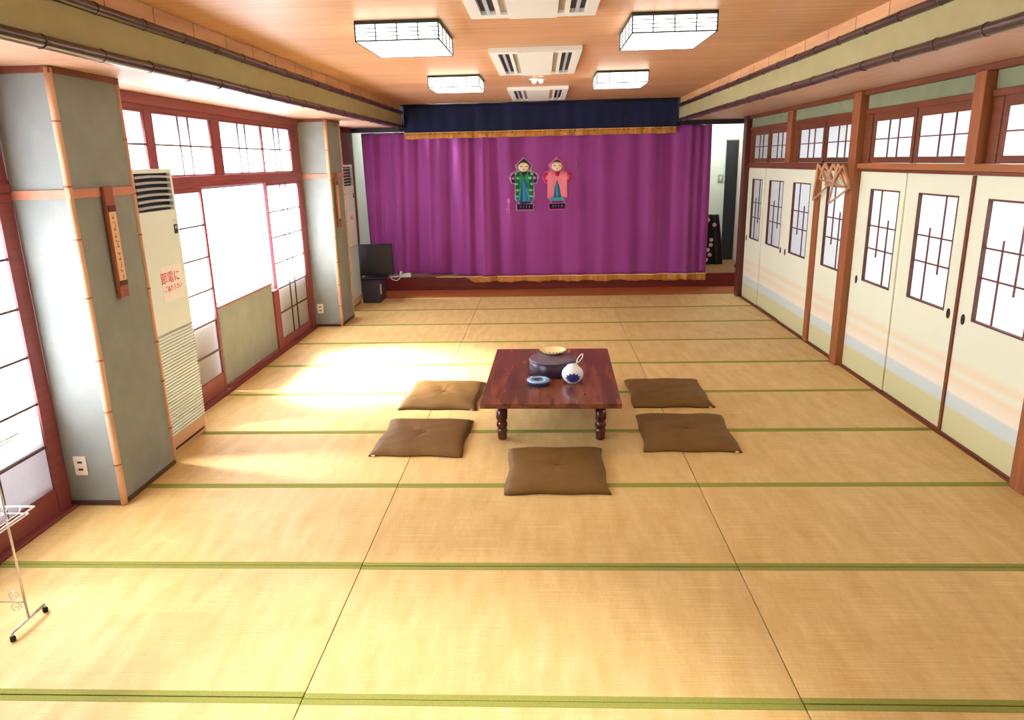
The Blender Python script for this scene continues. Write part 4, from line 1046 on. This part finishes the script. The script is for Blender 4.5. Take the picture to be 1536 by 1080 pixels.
def tray(z, nm='wire_tray'):
    b = MB(); y0, y1 = -0.12, 0.13
    b.tube([(0.028, y0, z), (0.028, y1, z), (-0.40, y1, z), (-0.40, y0, z)], 0.004, 6, closed=True)
    b.tube([(0.012, y0 + .03, z - .022), (0.012, y1 - .02, z - .022), (-0.39, y1 - .02, z - .022), (-0.39, y0 + .03, z - .022)], 0.003, 6, closed=True)
    for k in range(1, 7): b.tube([(0.028 - k * 0.06, y0, z), (0.028 - k * 0.06, y0 + .03, z - .022), (0.028 - k * 0.06, y1 - .02, z - .022), (0.028 - k * 0.06, y1, z)], 0.002, 5)
    b.build(nm, M['whitewire'], t)
tray(0.50); tray(0.84)

# ------------------------------------------------------------------ camera
f_px, pitch, yaw, roll = 1087.0221, 0.2675, -0.0466, -0.0226
cp, sp = cos(pitch), sin(pitch); cy_, sy_ = cos(yaw), sin(yaw)
F = Vector((sy_ * cp, cy_ * cp, -sp)); Rr = Vector((cy_, -sy_, 0)); U = Rr.cross(F)
cr, sr = cos(roll), sin(roll)
R2 = Rr * cr + U * sr; U2 = U * cr - Rr * sr
cam = bpy.data.cameras.new('camera'); co = bpy.data.objects.new('camera', cam); COL.objects.link(co)
cam.sensor_width = 36.0; cam.sensor_fit = 'HORIZONTAL'; cam.lens = f_px / 1536 * 36.0; cam.clip_start = 0.05
co.matrix_world = Matrix(((R2.x, U2.x, -F.x, 0.906), (R2.y, U2.y, -F.y, 0.0), (R2.z, U2.z, -F.z, 1.8962), (0, 0, 0, 1)))
S.camera = co

# ------------------------------------------------------------------ light
w = bpy.data.worlds.new('sky'); S.world = w; w.use_nodes = True
bg = w.node_tree.nodes['Background']; bg.inputs['Color'].default_value = (0.70, 0.76, 1.0, 1); bg.inputs['Strength'].default_value = 5.6
sun = bpy.data.lights.new('sun', 'SUN'); so = bpy.data.objects.new('sun', sun); COL.objects.link(so)
sun.energy = 72.0; sun.angle = 0.6; sun.color = (0.97, 0.95, 1.0)
d = Vector((1.0, -0.15, -1.02)); so.rotation_euler = d.to_track_quat('-Z', 'Y').to_euler()
def area(name, loc, rot, sx, sy, e, col):
    l = bpy.data.lights.new(name, 'AREA'); l.shape = 'RECTANGLE'; l.size = sx; l.size_y = sy; l.energy = e; l.color = col
    o = bpy.data.objects.new(name, l); COL.objects.link(o); o.location = loc; o.rotation_euler = rot
    return o
area('added_pane_backlight', (4.5, 3.2, 2.45), (0, 0, 0), 0.5, 1.6, 170, (0.90, 0.91, 1.0))  # these unseen area lights are added to backlight the door panes
area('added_pane_backlight', (4.5, 8.0, 2.45), (0, 0, 0), 0.5, 1.6, 16, (0.78, 0.86, 1.0))
area('added_pane_backlight', (4.5, 5.8, 2.45), (0, 0, 0), 0.5, 1.6, 38, (0.84, 0.88, 1.0))
area('unseen_stage_light', (-1.2, 12.0, 2.85), (0, 0, 0), 0.5, 0.5, 16, (0.95, 1.0, 0.97))  # unseen light, added to whiten the wall strip left of the curtain
area('unseen_stage_light', (3.6, 12.0, 2.85), (0, 0, 0), 0.6, 0.6, 26, (0.95, 1.0, 0.95))  # unseen light over the right end of the stage
S.view_settings.view_transform = 'Standard'; S.view_settings.look = 'None'; S.view_settings.gamma = 1.0
S.view_settings.exposure = 0.40; S.view_settings.use_curve_mapping = False
S.cycles.use_denoising = True
S.cycles.max_bounces = 12; S.cycles.diffuse_bounces = 6; S.cycles.transmission_bounces = 8
